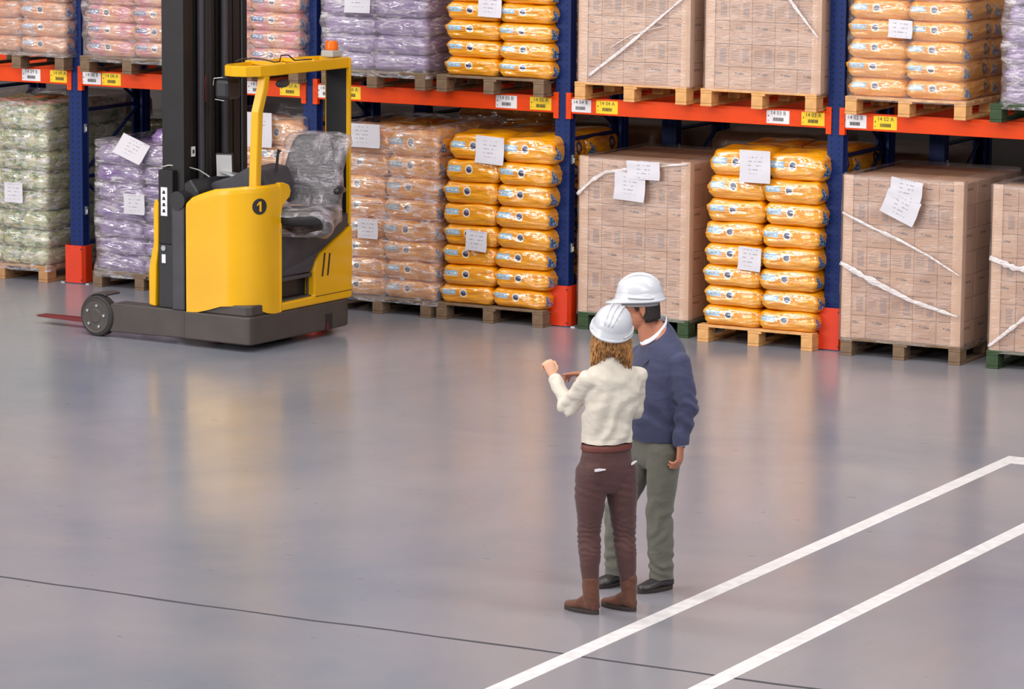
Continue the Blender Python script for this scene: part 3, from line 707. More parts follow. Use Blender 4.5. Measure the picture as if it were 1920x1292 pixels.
for i in range(-1, 4):
    r, x0 = beam(i, 1.32, False); r.location.x += 0.34; r['label'] = 'shadowed orange beam of the back rack row, '+['far left', 'left bay', 'bay behind the cab', 'middle bay', 'right bay'][i+1]; r['group'] = 'back row beams'

# ------------------------------------------------------------------ reach truck (local u forward = +x, w across = -y)
truck = thing('reach_truck', (3.5, -2.58, 0), 'yellow and charcoal reach truck numbered 1 with black mast and an empty plastic-wrapped seat', 'forklift', None, PI-0.0698)
FL = Matrix.Diagonal((1, -1, 1, 1))
def TB():
    b = MB(); b.T = FL; return b
def tpart(name, m, fn, parent=truck, bevel=0.0, smooth=False, label=None):
    b = TB(); fn(b); o = b.build(name, m, parent, bevel, smooth)
    if label: o['label'] = label
    return o
def arc(cu, cw, r, a0, a1, n=8): return [(cu+r*math.cos(a0+(a1-a0)*k/n), cw+r*math.sin(a0+(a1-a0)*k/n)) for k in range(n+1)]
# chassis: rear body block with a rounded upper hump at the near corner, then the two straddle legs
def chassis(b):
    foot = [(0.66, 0.0), (0.66, 1.42), (0.10, 1.42), (0.03, 1.39), (0.0, 1.32), (0.0, 0.05), (0.012, 0.012), (0.05, 0.0)]
    b.prism(foot, lambda u, w: (u, w, 0.06), lambda u, w: (u, w, 0.285))
    b.prism([(0.62, 0.02), (0.62, 1.38), (0.06, 1.38), (0.02, 1.30), (0.02, 0.06), (0.06, 0.02)], lambda u, w: (u, w, 0.284), lambda u, w: (u, w, 0.37))
tpart('chassis', TCH, chassis, bevel=0.012)
for w0, w1 in ((0.02, 0.19), (1.22, 1.39)):
    def leg(b): b.prism([(0.66, 0.06), (1.42, 0.045), (1.5, 0.09), (1.5, 0.22), (1.40, 0.285), (0.66, 0.285)], lambda u, z: (u, w0, z), lambda u, z: (u, w1, z))
    tpart('straddle_leg', TCH, leg, bevel=0.01)
    def fender(b): b.prism([(1.56+0.19*math.cos(a), 0.165+0.19*math.sin(a)) for a in [PI*0.12+k*PI*0.5/8 for k in range(9)]]+[(1.56+0.178*math.cos(a), 0.165+0.178*math.sin(a)) for a in [PI*0.62-k*PI*0.5/8 for k in range(9)]], lambda u, z: (u, w0+0.03, z), lambda u, z: (u, w1+0.04, z))
    tpart('wheel_fender', TCH, fender)
    out = w0-0.02 if w0 < 1 else w1-0.07
    wh = bpy.data.objects.new('load_wheel', None); COL.objects.link(wh); wh.parent = truck; wh.location = (1.56, 0, 0.166)
    b = MB(); b.T = FL; n = 40
    pr = [(0.02, 0.05), (0.165, 0.0), (0.165, 0.095), (0.02, 0.1)]
    b.rings([[(r*math.cos(2*PI*k/n), out+w, r*math.sin(2*PI*k/n)) for k in range(n)] for r, w in ((0.155, 0.0), (0.166, 0.012), (0.166, 0.088), (0.155, 0.1))])
    b.build('tyre', RUB, wh, smooth=False)
    b = MB(); b.T = FL
    b.rings([[(r*math.cos(2*PI*k/n), out+w, r*math.sin(2*PI*k/n)) for k in range(n)] for r, w in ((0.05, -0.008), (0.06, -0.004), (0.125, -0.004), (0.135, -0.008), (0.142, 0.004))])
    b.build('wheel_disc', TCH, wh)
    for k in range(5):
        a = 2*PI*k/5+0.5; b = MB(); b.T = FL; b.tube([(0.09*math.cos(a), out-0.003, 0.09*math.sin(a)), (0.09*math.cos(a), out-0.014, 0.09*math.sin(a))], 0.012, 8); b.build('wheel_bolt', STEEL, wh)
tpart('drive_wheel', RUB, lambda b: b.rings([[(0.32+r*math.cos(2*PI*k/32), w, 0.166+r*math.sin(2*PI*k/32)) for k in range(32)] for r, w in ((0.12, 0.80), (0.166, 0.81), (0.166, 0.94), (0.12, 0.95))]))
tpart('chassis_slot', TDK, lambda b: b.box(-0.004, 0.01, 1.03, 1.12, 0.062, 0.19), label='dark slot in the rear of the chassis')  # raised dark plate, the shade of the recess put into its colour
tpart('slot_reflector', RED, lambda b: b.box(-0.007, -0.003, 1.035, 1.06, 0.064, 0.12))
# yellow side panel: wraps the near corner, straight along the side and round into the rear
def panel_path():
    return [(0.632-0.33*k/6, 0.0) for k in range(7)] + arc(0.30, 0.30, 0.30, -PI/2, -PI, 32)[1:] + [(0.0, 0.34), (0.0, 0.38), (0.0, 0.415)]
def off_path(P, d):
    out = []
    for i, p in enumerate(P):
        a = Vector(P[max(i-1, 0)]+(0,)); c = Vector(P[min(i+1, len(P)-1)]+(0,)); t = (c-a).normalized(); n = Vector((-t.y, t.x, 0))
        out.append((p[0]-n.x*d, p[1]-n.y*d))
    return out
def lerp_tab(tab, s):
    for (a, x), (c, y) in zip(tab, tab[1:]):
        if s <= c: return x+(y-x)*(s-a)/(c-a)
    return tab[-1][1]
def side_panel(b):
    P = panel_path(); s = [0]
    for p, q in zip(P, P[1:]): s.append(s[-1]+math.dist(p, q))
    tot = s[-1]; bot = [(0, 0.282), (0.10, 0.285), (0.22, 0.315), (0.34, 0.352), (0.52, 0.368), (0.62, 0.345), (0.74, 0.295), (0.82, 0.282), (2, 0.285)]
    top = [(0, 1.16), (0.04, 1.20), (0.12, 1.235), (0.27, 1.285), (0.55, 1.315), (2, 1.325)]
    Pi = off_path(P, -0.035); Pt = off_path(P, -0.03)
    sgn = 1
    rows = []
    for i, p in enumerate(P):
        q = Pi[i]
        # inner must be towards the truck middle
        c = (0.4, 0.5)
        if math.dist(q, c) > math.dist(p, c): q = (2*p[0]-q[0], 2*p[1]-q[1])
        zb, zt = lerp_tab(bot, s[i]), lerp_tab(top, s[i])
        m = ((p[0]*2+q[0])/3, (p[1]*2+q[1])/3)
        rows.append([(p[0], p[1], zb), (p[0], p[1], zt-0.05), (p[0]*.9+q[0]*.1, p[1]*.9+q[1]*.1, zt-0.02), (m[0], m[1], zt-0.004), (q[0], q[1], zt), (q[0], q[1], zb)])
    b.rings(rows)
tpart('side_panel', TY, side_panel, smooth=False, bevel=0)
# grab lobe at the top of the entry edge
tpart('entry_handle', TY, lambda b: b.prism([(0.40, 1.325), (0.46, 1.322), (0.53, 1.30), (0.555, 1.25), (0.54, 1.20), (0.49, 1.17), (0.44, 1.13), (0.425, 1.06), (0.42, 0.9), (0.40, 0.9)],
      lambda w, z: (-0.002, w, z), lambda w, z: (0.045, w, z)), bevel=0.012)
tpart('entry_edge_trim', TY, lambda b: b.prism([(0.40, 0.284), (0.425, 0.284), (0.425, 1.0), (0.40, 1.0)], lambda w, z: (-0.006, w, z), lambda w, z: (0.06, w, z)), bevel=0.006)
tpart('rear_cover', TY, lambda b: b.prism([(0.40, 0.288), (1.37, 0.288), (1.40, 0.30), (1.405, 0.62), (1.40, 0.89), (1.30, 0.84), (1.19, 0.795), (1.05, 0.735), (0.965, 0.70), (0.90, 0.64), (0.872, 0.56), (0.868, 0.36), (0.40, 0.355)],
      lambda w, z: (-0.006, w, z), lambda w, z: (0.10, w, z)), bevel=0.014)
tpart('cover_seam', TDK, lambda b: b.box(-0.0085, -0.005, 0.88, 1.395, 0.352, 0.357))
for k in (0, 1): tpart('cover_vent', TDK, lambda b: b.prism([(0.965+k*0.075, 0.51), (0.985+k*0.075, 0.51), (1.02+k*0.07, 0.70-0.01*k), (1.0+k*0.07, 0.70-0.01*k)], lambda w, z: (-0.009, w, z), lambda w, z: (0.0, w, z)))
# charcoal inner moulding of the entry
tpart('entry_moulding', TGRY, lambda b: b.prism([(0.42, 0.54), (0.86, 0.56), (0.90, 0.645), (0.97, 0.71), (1.05, 0.745), (1.19, 0.805), (1.30, 0.85), (1.40, 0.91), (1.40, 1.0), (1.2, 0.94), (1.0, 0.88), (0.8, 0.84), (0.62, 0.86), (0.5, 0.93), (0.42, 1.0)],
      lambda w, z: (0.012+0.25*max(0, (0.9-w))*0.5, w, z), lambda w, z: (0.30, w, z)), bevel=0.01)
tpart('entry_step', TDK, lambda b: (b.box(0.06, 0.3, 0.42, 0.872, 0.356, 0.372), b.box(0.10, 0.30, 0.42, 0.872, 0.372, 0.55)), bevel=0.006)
tpart('step_frame', TGRY, lambda b: (b.box(0.02, 0.06, 0.425, 0.87, 0.52, 0.55), b.box(0.05, 0.065, 0.425, 0.44, 0.36, 0.52), b.box(0.05, 0.065, 0.85, 0.866, 0.36, 0.52)), bevel=0.004)
tpart('inner_body', TDK, lambda b: (b.box(0.30, 0.62, 0.06, 1.38, 0.37, 1.0), b.box(0.06, 0.62, 0.88, 1.38, 0.37, 0.80), b.box(0.2, 0.62, 0.06, 0.38, 1.0, 1.2), b.box(0.045, 0.3, 0.32, 0.40, 0.37, 1.2)), bevel=0.01)
tpart('far_side_panel', TY, lambda b: b.box(0.02, 0.64, 1.385, 1.41, 0.285, 1.0), bevel=0.01)
# round number badge on the curved corner
ang = -PI/2-0.98*PI/2*0.62
bc = Vector((0.30+0.302*math.cos(-PI*0.86), 0.30+0.302*math.sin(-PI*0.86), 1.155)); nrm = Vector((math.cos(-PI*0.86), math.sin(-PI*0.86), 0)); tn = Vector((0, 0, 1)).cross(nrm)
def badge(b):
    n = 32; rs = []
    for r, d in ((0.064, -0.004), (0.064, 0.003), (0.05, 0.003), (0.036, 0.003), (0.022, 0.003), (0.008, 0.003)):
        ring = []
        for k in range(n):
            a = 2*PI*k/n; s_ = r*math.cos(a); z_ = r*math.sin(a); th = -PI*0.86-s_/0.30; rad = 0.301+d
            ring.append((0.30+rad*math.cos(th), 0.30+rad*math.sin(th), 1.155+z_))
        rs.append(ring)
    b.rings(rs)
bd = tpart('number_badge', INK, badge, label='round black badge with a yellow 1')
def one(b):
    def mp(d): return lambda a, z: (lambda th: (0.30+(0.30+d)*math.cos(th), 0.30+(0.30+d)*math.sin(th), 1.155+z))(-PI*0.86+a/0.30)
    for q in ([(-0.006, 0.040), (0.012, 0.040), (0.012, -0.040), (-0.006, -0.040)], [(-0.026, 0.018), (-0.006, 0.040), (-0.006, 0.020), (-0.026, 0.004)]):
        b.prism([(-p[0], p[1]) for p in q], mp(0.0062), mp(0.0078))
o = tpart('number', TY, one, bd)
# front column between battery panel and mast
tpart('front_column', TGRY, lambda b: b.prism([(0.66, 0.01), (0.78, 0.01), (0.80, 0.03), (0.80, 0.2), (0.66, 0.2)], lambda u, w: (u, w, 0.286), lambda u, w: (u, w, 1.16)), bevel=0.01)
tpart('column_cap', TDK, lambda b: b.tube([(0.72, -0.0, 1.17), (0.72, 0.2, 1.17)], 0.075, 20))
tpart('dark_column', TDK, lambda b: b.box(0.80, 0.95, 0.05, 0.2, 0.286, 0.80), bevel=0.008)
tpart('upper_dark_column', TBLK, lambda b: b.box(0.81, 0.955, 0.06, 0.2, 0.80, 1.40), bevel=0.006)
tpart('warning_plate', WHITE, lambda b: b.box(0.862, 0.925, 0.054, 0.0605, 1.03, 1.26), label='tall white plate with small pictograms')
for z in (1.07, 1.12, 1.17, 1.22): tpart('pictogram', INK, lambda b: b.prism([(0.878, z-0.012), (0.91, z-0.012), (0.902, z+0.014), (0.886, z+0.014)], lambda u, zz: (u, 0.0525, zz), lambda u, zz: (u, 0.0542, zz)))
tpart('small_plate', WHITE, lambda b: b.box(0.875, 0.912, 0.044, 0.0505, 0.65, 0.72), label='small white plate')
tpart('small_disc', STEEL, lambda b: b.tube([(0.895, 0.05, 0.77), (0.895, 0.042, 0.77)], 0.022, 14))
tpart('front_fender', TY, lambda b: b.prism([(0.95, 1.13), (0.965, 1.16), (0.985, 1.15), (1.0, 1.1), (1.0, 0.8), (1.035, 0.66), (1.05, 0.58), (1.05, 0.30), (0.985, 0.29), (0.975, 0.62), (0.955, 0.75)], lambda u, z: (u, 0.05, z), lambda u, z: (u, 0.20, z)), bevel=0.008)
# mast: near and far nested rails, hoses, chain and cylinders
MT = 4.1
def rail(b, u0, u1, w0, w1, z0=0.3, open_=1):
    t = 0.022
    if open_ > 0: pr = [(u0, w0), (u1, w0), (u1, w1), (u1-t, w1), (u1-t, w0+t), (u0+t, w0+t), (u0+t, w1), (u0, w1)]
    else: pr = [(u0, w1), (u1, w1), (u1, w0), (u1-t, w0), (u1-t, w1-t), (u0+t, w1-t), (u0+t, w0), (u0, w0)]
    b.prism(pr, lambda u, w: (u, w, z0), lambda u, w: (u, w, MT))
mast = bpy.data.objects.new('mast', None); COL.objects.link(mast); mast.parent = truck
for nm, a in (('outer_rail', (0.735, 0.955, 0.115, 0.19, 0.3, 1)), ('middle_rail', (0.76, 0.93, 0.20, 0.27, 0.4, 1)), ('inner_rail', (0.785, 0.91, 0.28, 0.345, 0.4, 1)),
              ('inner_rail', (0.80, 0.91, 0.78, 0.85, 0.4, -1)), ('middle_rail', (0.82, 0.94, 0.89, 0.975, 0.4, -1)), ('outer_rail', (0.93, 0.985, 1.165, 1.225, 0.3, -1))):
    tpart(nm, TBLK, lambda b: rail(b, *a), mast, bevel=0.004)
tpart('lift_cylinder', TBLK, lambda b: b.tube([(0.84, 0.56, 0.3), (0.84, 0.56, 3.6)], 0.062, 20), mast, smooth=False)
tpart('side_cylinder', TGRY, lambda b: b.tube([(0.77, 0.70, 0.6), (0.77, 0.70, 4.0)], 0.028, 16), mast)
tpart('side_cylinder', TGRY, lambda b: b.tube([(0.75, 0.36, 0.6), (0.75, 0.36, 4.0)], 0.028, 16), mast)
tpart('backplate', TBLK, lambda b: b.box(0.86, 0.875, 0.25, 0.95, 0.5, MT), mast)
for k in range(5): tpart('hydraulic_hose', RUB, lambda b: b.tube([(0.79+0.01*(k % 2), 0.42+0.028*k, z*0.2+0.6) for z in range(18)], 0.011, 8), mast)
tpart('hydraulic_hose', COPPER, lambda b: b.tube([(0.745, 0.375+0.004*math.sin(z), 2.58+z*0.1) for z in range(16)], 0.009, 8), mast, label='copper coloured hose')
tpart('hydraulic_hose', RED, lambda b: b.tube([(0.74, 0.405+0.004*math.sin(z*1.3), 1.93+z*0.035) for z in range(7)], 0.006, 8), mast, label='short red hose end')
for w in (0.60, 0.64):
    def chain(b):
        z = 0.6
        while z < 4.0: b.box(0.80, 0.82, w-0.010, w+0.010, z, z+0.032); z += 0.04
    tpart('lift_chain', TBLK, chain, mast)
for z in (0.62, 3.6): tpart('crossmember', TBLK, lambda b: b.box(0.935, 0.975, 0.12, 1.22, z, z+0.12), mast, bevel=0.01)
tpart('mast_sticker', WHITE, lambda b: b.box(0.752, 0.757, 0.235, 0.285, 1.50, 1.58), mast, label='small white sticker')
tpart('mast_sticker_mark', INK, lambda b: b.box(0.749, 0.752, 0.25, 0.27, 1.525, 1.555), mast)
# carriage and forks
car = bpy.data.objects.new('fork_carriage', None); COL.objects.link(car); car.parent = truck
tpart('carriage_plate', TBLK, lambda b: (b.box(0.97, 1.0, 0.25, 1.1, 0.12, 0.22), b.box(0.97, 1.0, 0.25, 1.1, 0.48, 0.58), b.box(0.97, 1.0, 0.3, 0.36, 0.2, 0.5), b.box(0.97, 1.0, 0.98, 1.04, 0.2, 0.5)), car, bevel=0.006)
for w0 in (0.24, 0.86):
    def fork(b):
        b.prism([(1.0, 0.045), (2.36, 0.062), (2.40, 0.072), (2.36, 0.082), (1.05, 0.09), (1.05, 0.58), (1.0, 0.58)], lambda u, z: (u, w0, z), lambda u, z: (u, w0+0.12-0.03*(u > 2.3), z))
    tpart('fork', RED, fork, car, bevel=0.003)
# cab: front post, roof, rear panel
tpart('roof_post', TY, lambda b: b.rings([[(u+du_, w+dw_, z) for du_, dw_ in ((-.032, -.03), (.032, -.03), (.038, -.02), (.038, .03), (.03, .036), (-.032, .036), (-.038, .03), (-.038, -.02))]
      for u, w, z in ((0.10, 0.20, 1.28), (0.10, 0.21, 1.5), (0.085, 0.215, 1.9), (0.06, 0.25, 2.08), (0.05, 0.27, 2.24))]), bevel=0)
roofP = [(0.35, 0.16), (0.29, 0.07), (0.20, 0.04), (0.09, 0.08), (0.02, 0.18), (0.0, 0.35), (-0.005, 0.8), (0.0, 1.36), (0.03, 1.40), (0.26, 1.40), (0.33, 1.2), (0.36, 0.8)]
tpart('roof_frame', TY, lambda b: b.rings([[(u*k+(1-k)*0.2, w*k+(1-k)*0.7, z) for u, w in roofP] for k, z in ((0.97, 2.18), (1.0, 2.186), (1.0, 2.260), (0.985, 2.268), (0.86, 2.268), (0.85, 2.26), (0.85, 2.24))]), bevel=0)
tpart('roof_bar', TY, lambda b: b.box(-0.0, 0.4, 0.48, 0.52, 2.245, 2.276), bevel=0.004)
tpart('roof_bar', TY, lambda b: b.box(-0.0, 0.36, 0.88, 0.92, 2.245, 2.276), bevel=0.004)
tpart('roof_cable', TDK, lambda b: b.tube([(0.36, 0.30, 2.278), (0.33, 0.36, 2.30), (0.26, 0.40, 2.305), (0.15, 0.42, 2.295), (0.06, 0.42, 2.28), (0.04, 0.46, 2.285), (0.05, 0.49, 2.33), (0.03, 0.56, 2.33), (0.01, 0.62, 2.285), (0.01, 0.85, 2.28)], 0.006, 6), smooth=True)
tpart('beacon_base', GREYP, lambda b: b.box(0.05, 0.17, 1.20, 1.34, 2.27, 2.325), bevel=0.01)
tpart('warning_beacon', AMB, lambda b: b.rings([[(0.11+r*math.cos(2*PI*k/20), 1.27+r*math.sin(2*PI*k/20), z) for k in range(20)] for r, z in ((0.052, 2.326), (0.055, 2.34), (0.052, 2.385), (0.04, 2.40))]), smooth=False, label='orange beacon lens')
tpart('rear_post', TY, lambda b: b.box(-0.006, 0.03, 1.36, 1.385, 0.9, 2.26), bevel=0.004)
tpart('rear_post_edge', TY, lambda b: b.box(0.235, 0.25, 1.375, 1.39, 1.5, 2.24), bevel=0.003)
tpart('rear_screen_panel', TDK, lambda b: b.box(0.025, 0.235, 1.368, 1.384, 0.86, 2.24), bevel=0.004, label='black panel at the far rear of the cab')
# dashboard, display, levers, seat
tpart('dashboard', TGRY, lambda b: b.prism([(0.05, 1.2), (0.62, 1.17), (0.66, 1.23), (0.60, 1.30), (0.40, 1.36), (0.25, 1.44), (0.10, 1.42), (0.05, 1.30)], lambda u, z: (u, 0.30, z), lambda u, z: (u+0.06, 0.75, z)), bevel=0.02)
tpart('front_bonnet', TDK, lambda b: b.prism([(0.60, 1.0), (0.72, 1.0), (0.74, 1.30), (0.66, 1.34), (0.58, 1.24)], lambda u, z: (u, 0.10, z), lambda u, z: (u, 1.2, z)), bevel=0.02)
scr = tpart('display', TDK, lambda b: b.box(-0.07, 0.07, -0.02, 0.02, -0.1, 0.1), bevel=0.01)
scr.location = (0.56, -0.42, 1.43); scr.rotation_euler = (math.radians(-8), 0, math.radians(28))
sp = tpart('display_face', SCREEN, lambda b: b.box(-0.062, 0.062, -0.0235, -0.0195, -0.088, 0.088), scr); sp['label'] = 'light grey screen'
tpart('display_arm', STEEL, lambda b: b.prism([(0.40, 1.335), (0.56, 1.375), (0.57, 1.385), (0.42, 1.365), (0.36, 1.34)], lambda u, z: (u, 0.36, z), lambda u, z: (u, 0.46, z)), bevel=0.004)
tpart('control_lever', TDK, lambda b: b.tube([(0.07, 0.45, 1.40), (0.06, 0.46, 1.55), (0.05, 0.47, 1.58)], [0.012, 0.012, 0.02], 10))
tpart('work_light', TDK, lambda b: b.box(0.28, 0.42, 0.10, 0.28, 1.99, 2.15), bevel=0.03)
tpart('work_light_bracket', STEEL, lambda b: (b.tube([(0.425, 0.095, 2.10), (0.42, 0.10, 2.155), (0.34, 0.11, 2.165)], 0.004, 6), b.tube([(0.41, 0.10, 1.99), (0.32, 0.1, 1.982)], 0.003, 6)))
tpart('cab_mirror', TGRY, lambda b: b.ball((0.1, 0.58, 2.10), ((0.03, 0, 0), (0, 0.09, 0.0), (0, 0.0, 0.035)), 14), smooth=True)
tpart('control_cable', GREYP, lambda b: b.tube([(0.93, 0.08, 1.42), (0.88, 0.10, 1.435), (0.82, 0.14, 1.43), (0.76, 0.2, 1.42), (0.70, 0.26, 1.395), (0.66, 0.3, 1.36), (0.62, 0.3, 1.34)], 0.006, 6), smooth=True)
seat = bpy.data.objects.new('driver_seat', None); COL.objects.link(seat); seat.parent = truck; seat.location = (0.05, -0.88, 0); seat.rotation_euler = (0, 0, 0.42)
def spart(name, m, fn, bevel=0.0, smooth=False, label=None):
    b = MB(); fn(b); o = b.build(name, m, seat, bevel, smooth)
    if label: o['label'] = label
    return o
def pad(b, rows):     # rows: list of (centre, halfx, thicknessvec)
    b.rings(rows)
def backrest(b, g=0.0):
    rs = []
    for z, hw, y, t in ((1.10, 0.17, -0.06, 0.10), (1.13, 0.215, -0.07, 0.12), (1.25, 0.235, -0.08, 0.13), (1.38, 0.23, -0.09, 0.12), (1.5, 0.20, -0.11, 0.10), (1.60, 0.165, -0.13, 0.08), (1.655, 0.12, -0.14, 0.05)):
        rs.append([((hw+g)*math.copysign(abs(math.cos(a))**0.5, math.cos(a)), y+(t/2+g)*math.copysign(abs(math.sin(a))**0.7, math.sin(a)), z+(g if z > 1.6 else 0)) for a in [2*PI*k/24 for k in range(24)]])
    b.rings(rs)
spart('seat_back', TGRY, backrest, smooth=True)
def cush(b, g=0.0):
    rs = []
    for y, hw, z, t in ((0.42, 0.18, 1.02, 0.06), (0.40, 0.22, 1.03, 0.11), (0.25, 0.235, 1.04, 0.13), (0.05, 0.235, 1.03, 0.13), (-0.06, 0.21, 1.03, 0.11)):
        rs.append([((hw+g)*math.copysign(abs(math.cos(a))**0.5, math.cos(a)), y+(g if y > .4 else 0), z+(t/2+g)*math.copysign(abs(math.sin(a))**0.6, math.sin(a))) for a in [2*PI*k/24 for k in range(24)]])
    b.rings(rs)
spart('seat_cushion', TDK, cush, smooth=True)
for sx in (-1, 1): spart('armrest', TDK, lambda b: b.tube([(sx*0.26, -0.08, 1.22), (sx*0.265, 0.05, 1.235), (sx*0.26, 0.2, 1.235)], [0.025, 0.03, 0.025], 12), smooth=True)
def plastic(b):
    bm2 = MB()
    def cv(p, k): 
        n = noise.noise(Vector(p)*9+Vector((k, 0, 0)))*0.018
        return n
    rs = []
    for z, hw, y, t in ((1.06, 0.27, 0.02, 0.22), (1.12, 0.25, -0.06, 0.17), (1.25, 0.262, -0.08, 0.17), (1.38, 0.258, -0.09, 0.16), (1.5, 0.245, -0.11, 0.14), (1.60, 0.24, -0.13, 0.12), (1.66, 0.20, -0.14, 0.10), (1.685, 0.1, -0.14, 0.04)):
        ring = []
        for k in range(48):
            a = 2*PI*k/48; x = hw*math.copysign(abs(math.cos(a))**0.6, math.cos(a))
            if z > 1.4 and math.cos(a) < -0.75: x -= 0.11*min(1, (z-1.4)/0.25)
            p = (x, y+t/2*math.copysign(abs(math.sin(a))**0.8, math.sin(a)), z); n = cv(p, 0); ring.append((p[0]*(1+n), p[1]+n, p[2]+n*0.6))
        rs.append(ring)
    b.rings(rs, cap=False)
    rs = []
    for y, hw, z, t in ((0.46, 0.2, 0.99, 0.14), (0.44, 0.25, 0.99, 0.20), (0.25, 0.265, 1.0, 0.24), (0.05, 0.265, 1.02, 0.22), (-0.04, 0.25, 1.04, 0.2)):
        ring = []
        for k in range(48):
            a = 2*PI*k/48; p = (hw*math.copysign(abs(math.cos(a))**0.6, math.cos(a)), y, z+t/2*math.copysign(abs(math.sin(a))**0.7, math.sin(a))); n = cv(p, 5)*1.6
            ring.append((p[0]+n, p[1]+n, p[2]+n*(2.5 if math.sin(a) < 0 else 1)))
        rs.append(ring)
    b.rings(rs, cap=False)
spart('plastic_cover', FILMS, plastic, smooth=True, label='loose clear plastic bag over the seat')

# ------------------------------------------------------------------ people (local x to the right of the aisle view, y away along the view, z up)
def vec(*a): return Vector(a)
def hand(b, W_, D, N, curl, spread=0.06, k=1.0, thumb=1, point=None):
    """W_ wrist, D towards the fingers, N out of the back of the hand; curl per joint in radians; thumb = +1/-1 side"""
    D = Vector(D).normalized(); N = Vector(N); N = (N-D*N.dot(D)).normalized(); Sd = D.cross(N)*thumb    # Sd points to the thumb side
    c = W_+D*0.045*k
    b.limb([(*(W_+D*-0.01), 0.024*k, 0.018*k), (*(W_+D*0.025*k), 0.032*k, 0.016*k), (*(W_+D*0.065*k), 0.038*k, 0.0145*k), (*(W_+D*0.085*k), 0.037*k, 0.012*k)], Sd, 16)
    for i, (off, ln) in enumerate(((0.028, 0.072), (0.0095, 0.080), (-0.0095, 0.074), (-0.027, 0.058))):
        p = W_+D*(0.082-0.004*abs(i-1.2))*k+Sd*off*k; d = (D+Sd*(off*spread/0.028)).normalized(); pts = [(*(p-d*0.02), .009*k, .009*k), (*p, .0095*k, .0095*k)]; a = 0
        cu = curl[i] if isinstance(curl, (list, tuple)) else curl
        for f, r in ((0.42, .0088), (0.32, .0082), (0.26, .0068)):
            a += cu; dd = d*math.cos(a)-N*math.sin(a); p = p+dd*ln*f*k; pts.append((*p, r*k, r*k))
        b.limb(pts, Sd, 10)
    p = W_+D*0.022*k+Sd*0.022*k; d1 = (D*0.55+Sd*0.75-N*0.35).normalized(); d2 = (D*0.85+Sd*0.25-N*0.5).normalized()
    b.limb([(*(p-d1*0.01), .013*k, .012*k), (*(p+d1*0.03*k), .011*k, .011*k), (*(p+d1*0.03*k+d2*0.028*k), .0098*k, .0095*k), (*(p+d1*0.03*k+d2*0.052*k), .0078*k, .0072*k)], N, 10)
def head(b, c, F, U, neck, k=1.0):
    F = Vector(F).normalized(); U = Vector(U).normalized(); R = F.cross(U).normalized(); U = R.cross(F); c = Vector(c)
    b.ball(c+U*0.035*k-F*0.01*k, (R*0.076*k, F*0.098*k, U*0.088*k), 24)
    b.ball(c-U*0.03*k+F*0.025*k, (R*0.062*k, F*0.066*k, U*0.085*k), 20)
    b.ball(c-U*0.088*k+F*0.06*k, (R*0.03*k, F*0.028*k, U*0.024*k), 12)          # chin
    b.limb([(*(c+F*0.088*k+U*0.02*k), .009*k, .01*k), (*(c+F*0.104*k-U*0.012*k), .012*k, .013*k), (*(c+F*0.106*k-U*0.022*k), .016*k, .010*k)], R, 10)   # nose
    b.ball(c+F*0.086*k+U*0.034*k, (R*0.05*k, F*0.012*k, U*0.010*k), 12)         # brow
    b.ball(c+F*0.089*k-U*0.048*k, (R*0.025*k, F*0.010*k, U*0.006*k), 10); b.ball(c+F*0.087*k-U*0.058*k, (R*0.022*k, F*0.010*k, U*0.007*k), 10)
    for s in (-1, 1):
        b.ball(c+R*s*0.04*k+F*0.066*k-U*0.012*k, (R*0.022*k, F*0.02*k, U*0.02*k), 10)
        e = c+R*s*0.077*k-F*0.008*k-U*0.004*k
        b.limb([(*(e+U*0.026*k+F*0.002), .004*k, .008*k), (*(e+U*0.02*k-F*0.016*k+R*s*0.010), .005*k, .008*k), (*(e-U*0.005*k-F*0.014*k+R*s*0.008), .005*k, .007*k), (*(e-U*0.03*k+F*0.002), .006*k, .008*k)], R, 10)
        b.ball(e, (R*0.008*k, F*0.014*k, U*0.024*k), 10)
    nb = Vector(neck); b.limb([(*(nb), .062*k, .062*k), (*(nb.lerp(c, 0.45)), .054*k, .054*k), (*(c-U*0.03-F*0.015), .052*k, .056*k)], R, 20)
    return R, F, U
def eyes(root, c, R, F, U, k=1.0):
    for s in (-1, 1):
        b = MB(); p = Vector(c)+R*s*0.031*k+F*0.082*k+U*0.014*k; b.ball(p, (R*0.011, F*0.011, U*0.009), 12); e = b.build('eye', EYEM, root, smooth=True)
        b = MB(); b.ball(p+F*0.008, (R*0.005, F*0.0045, U*0.005), 10); b.build('pupil', INK, e, smooth=True)
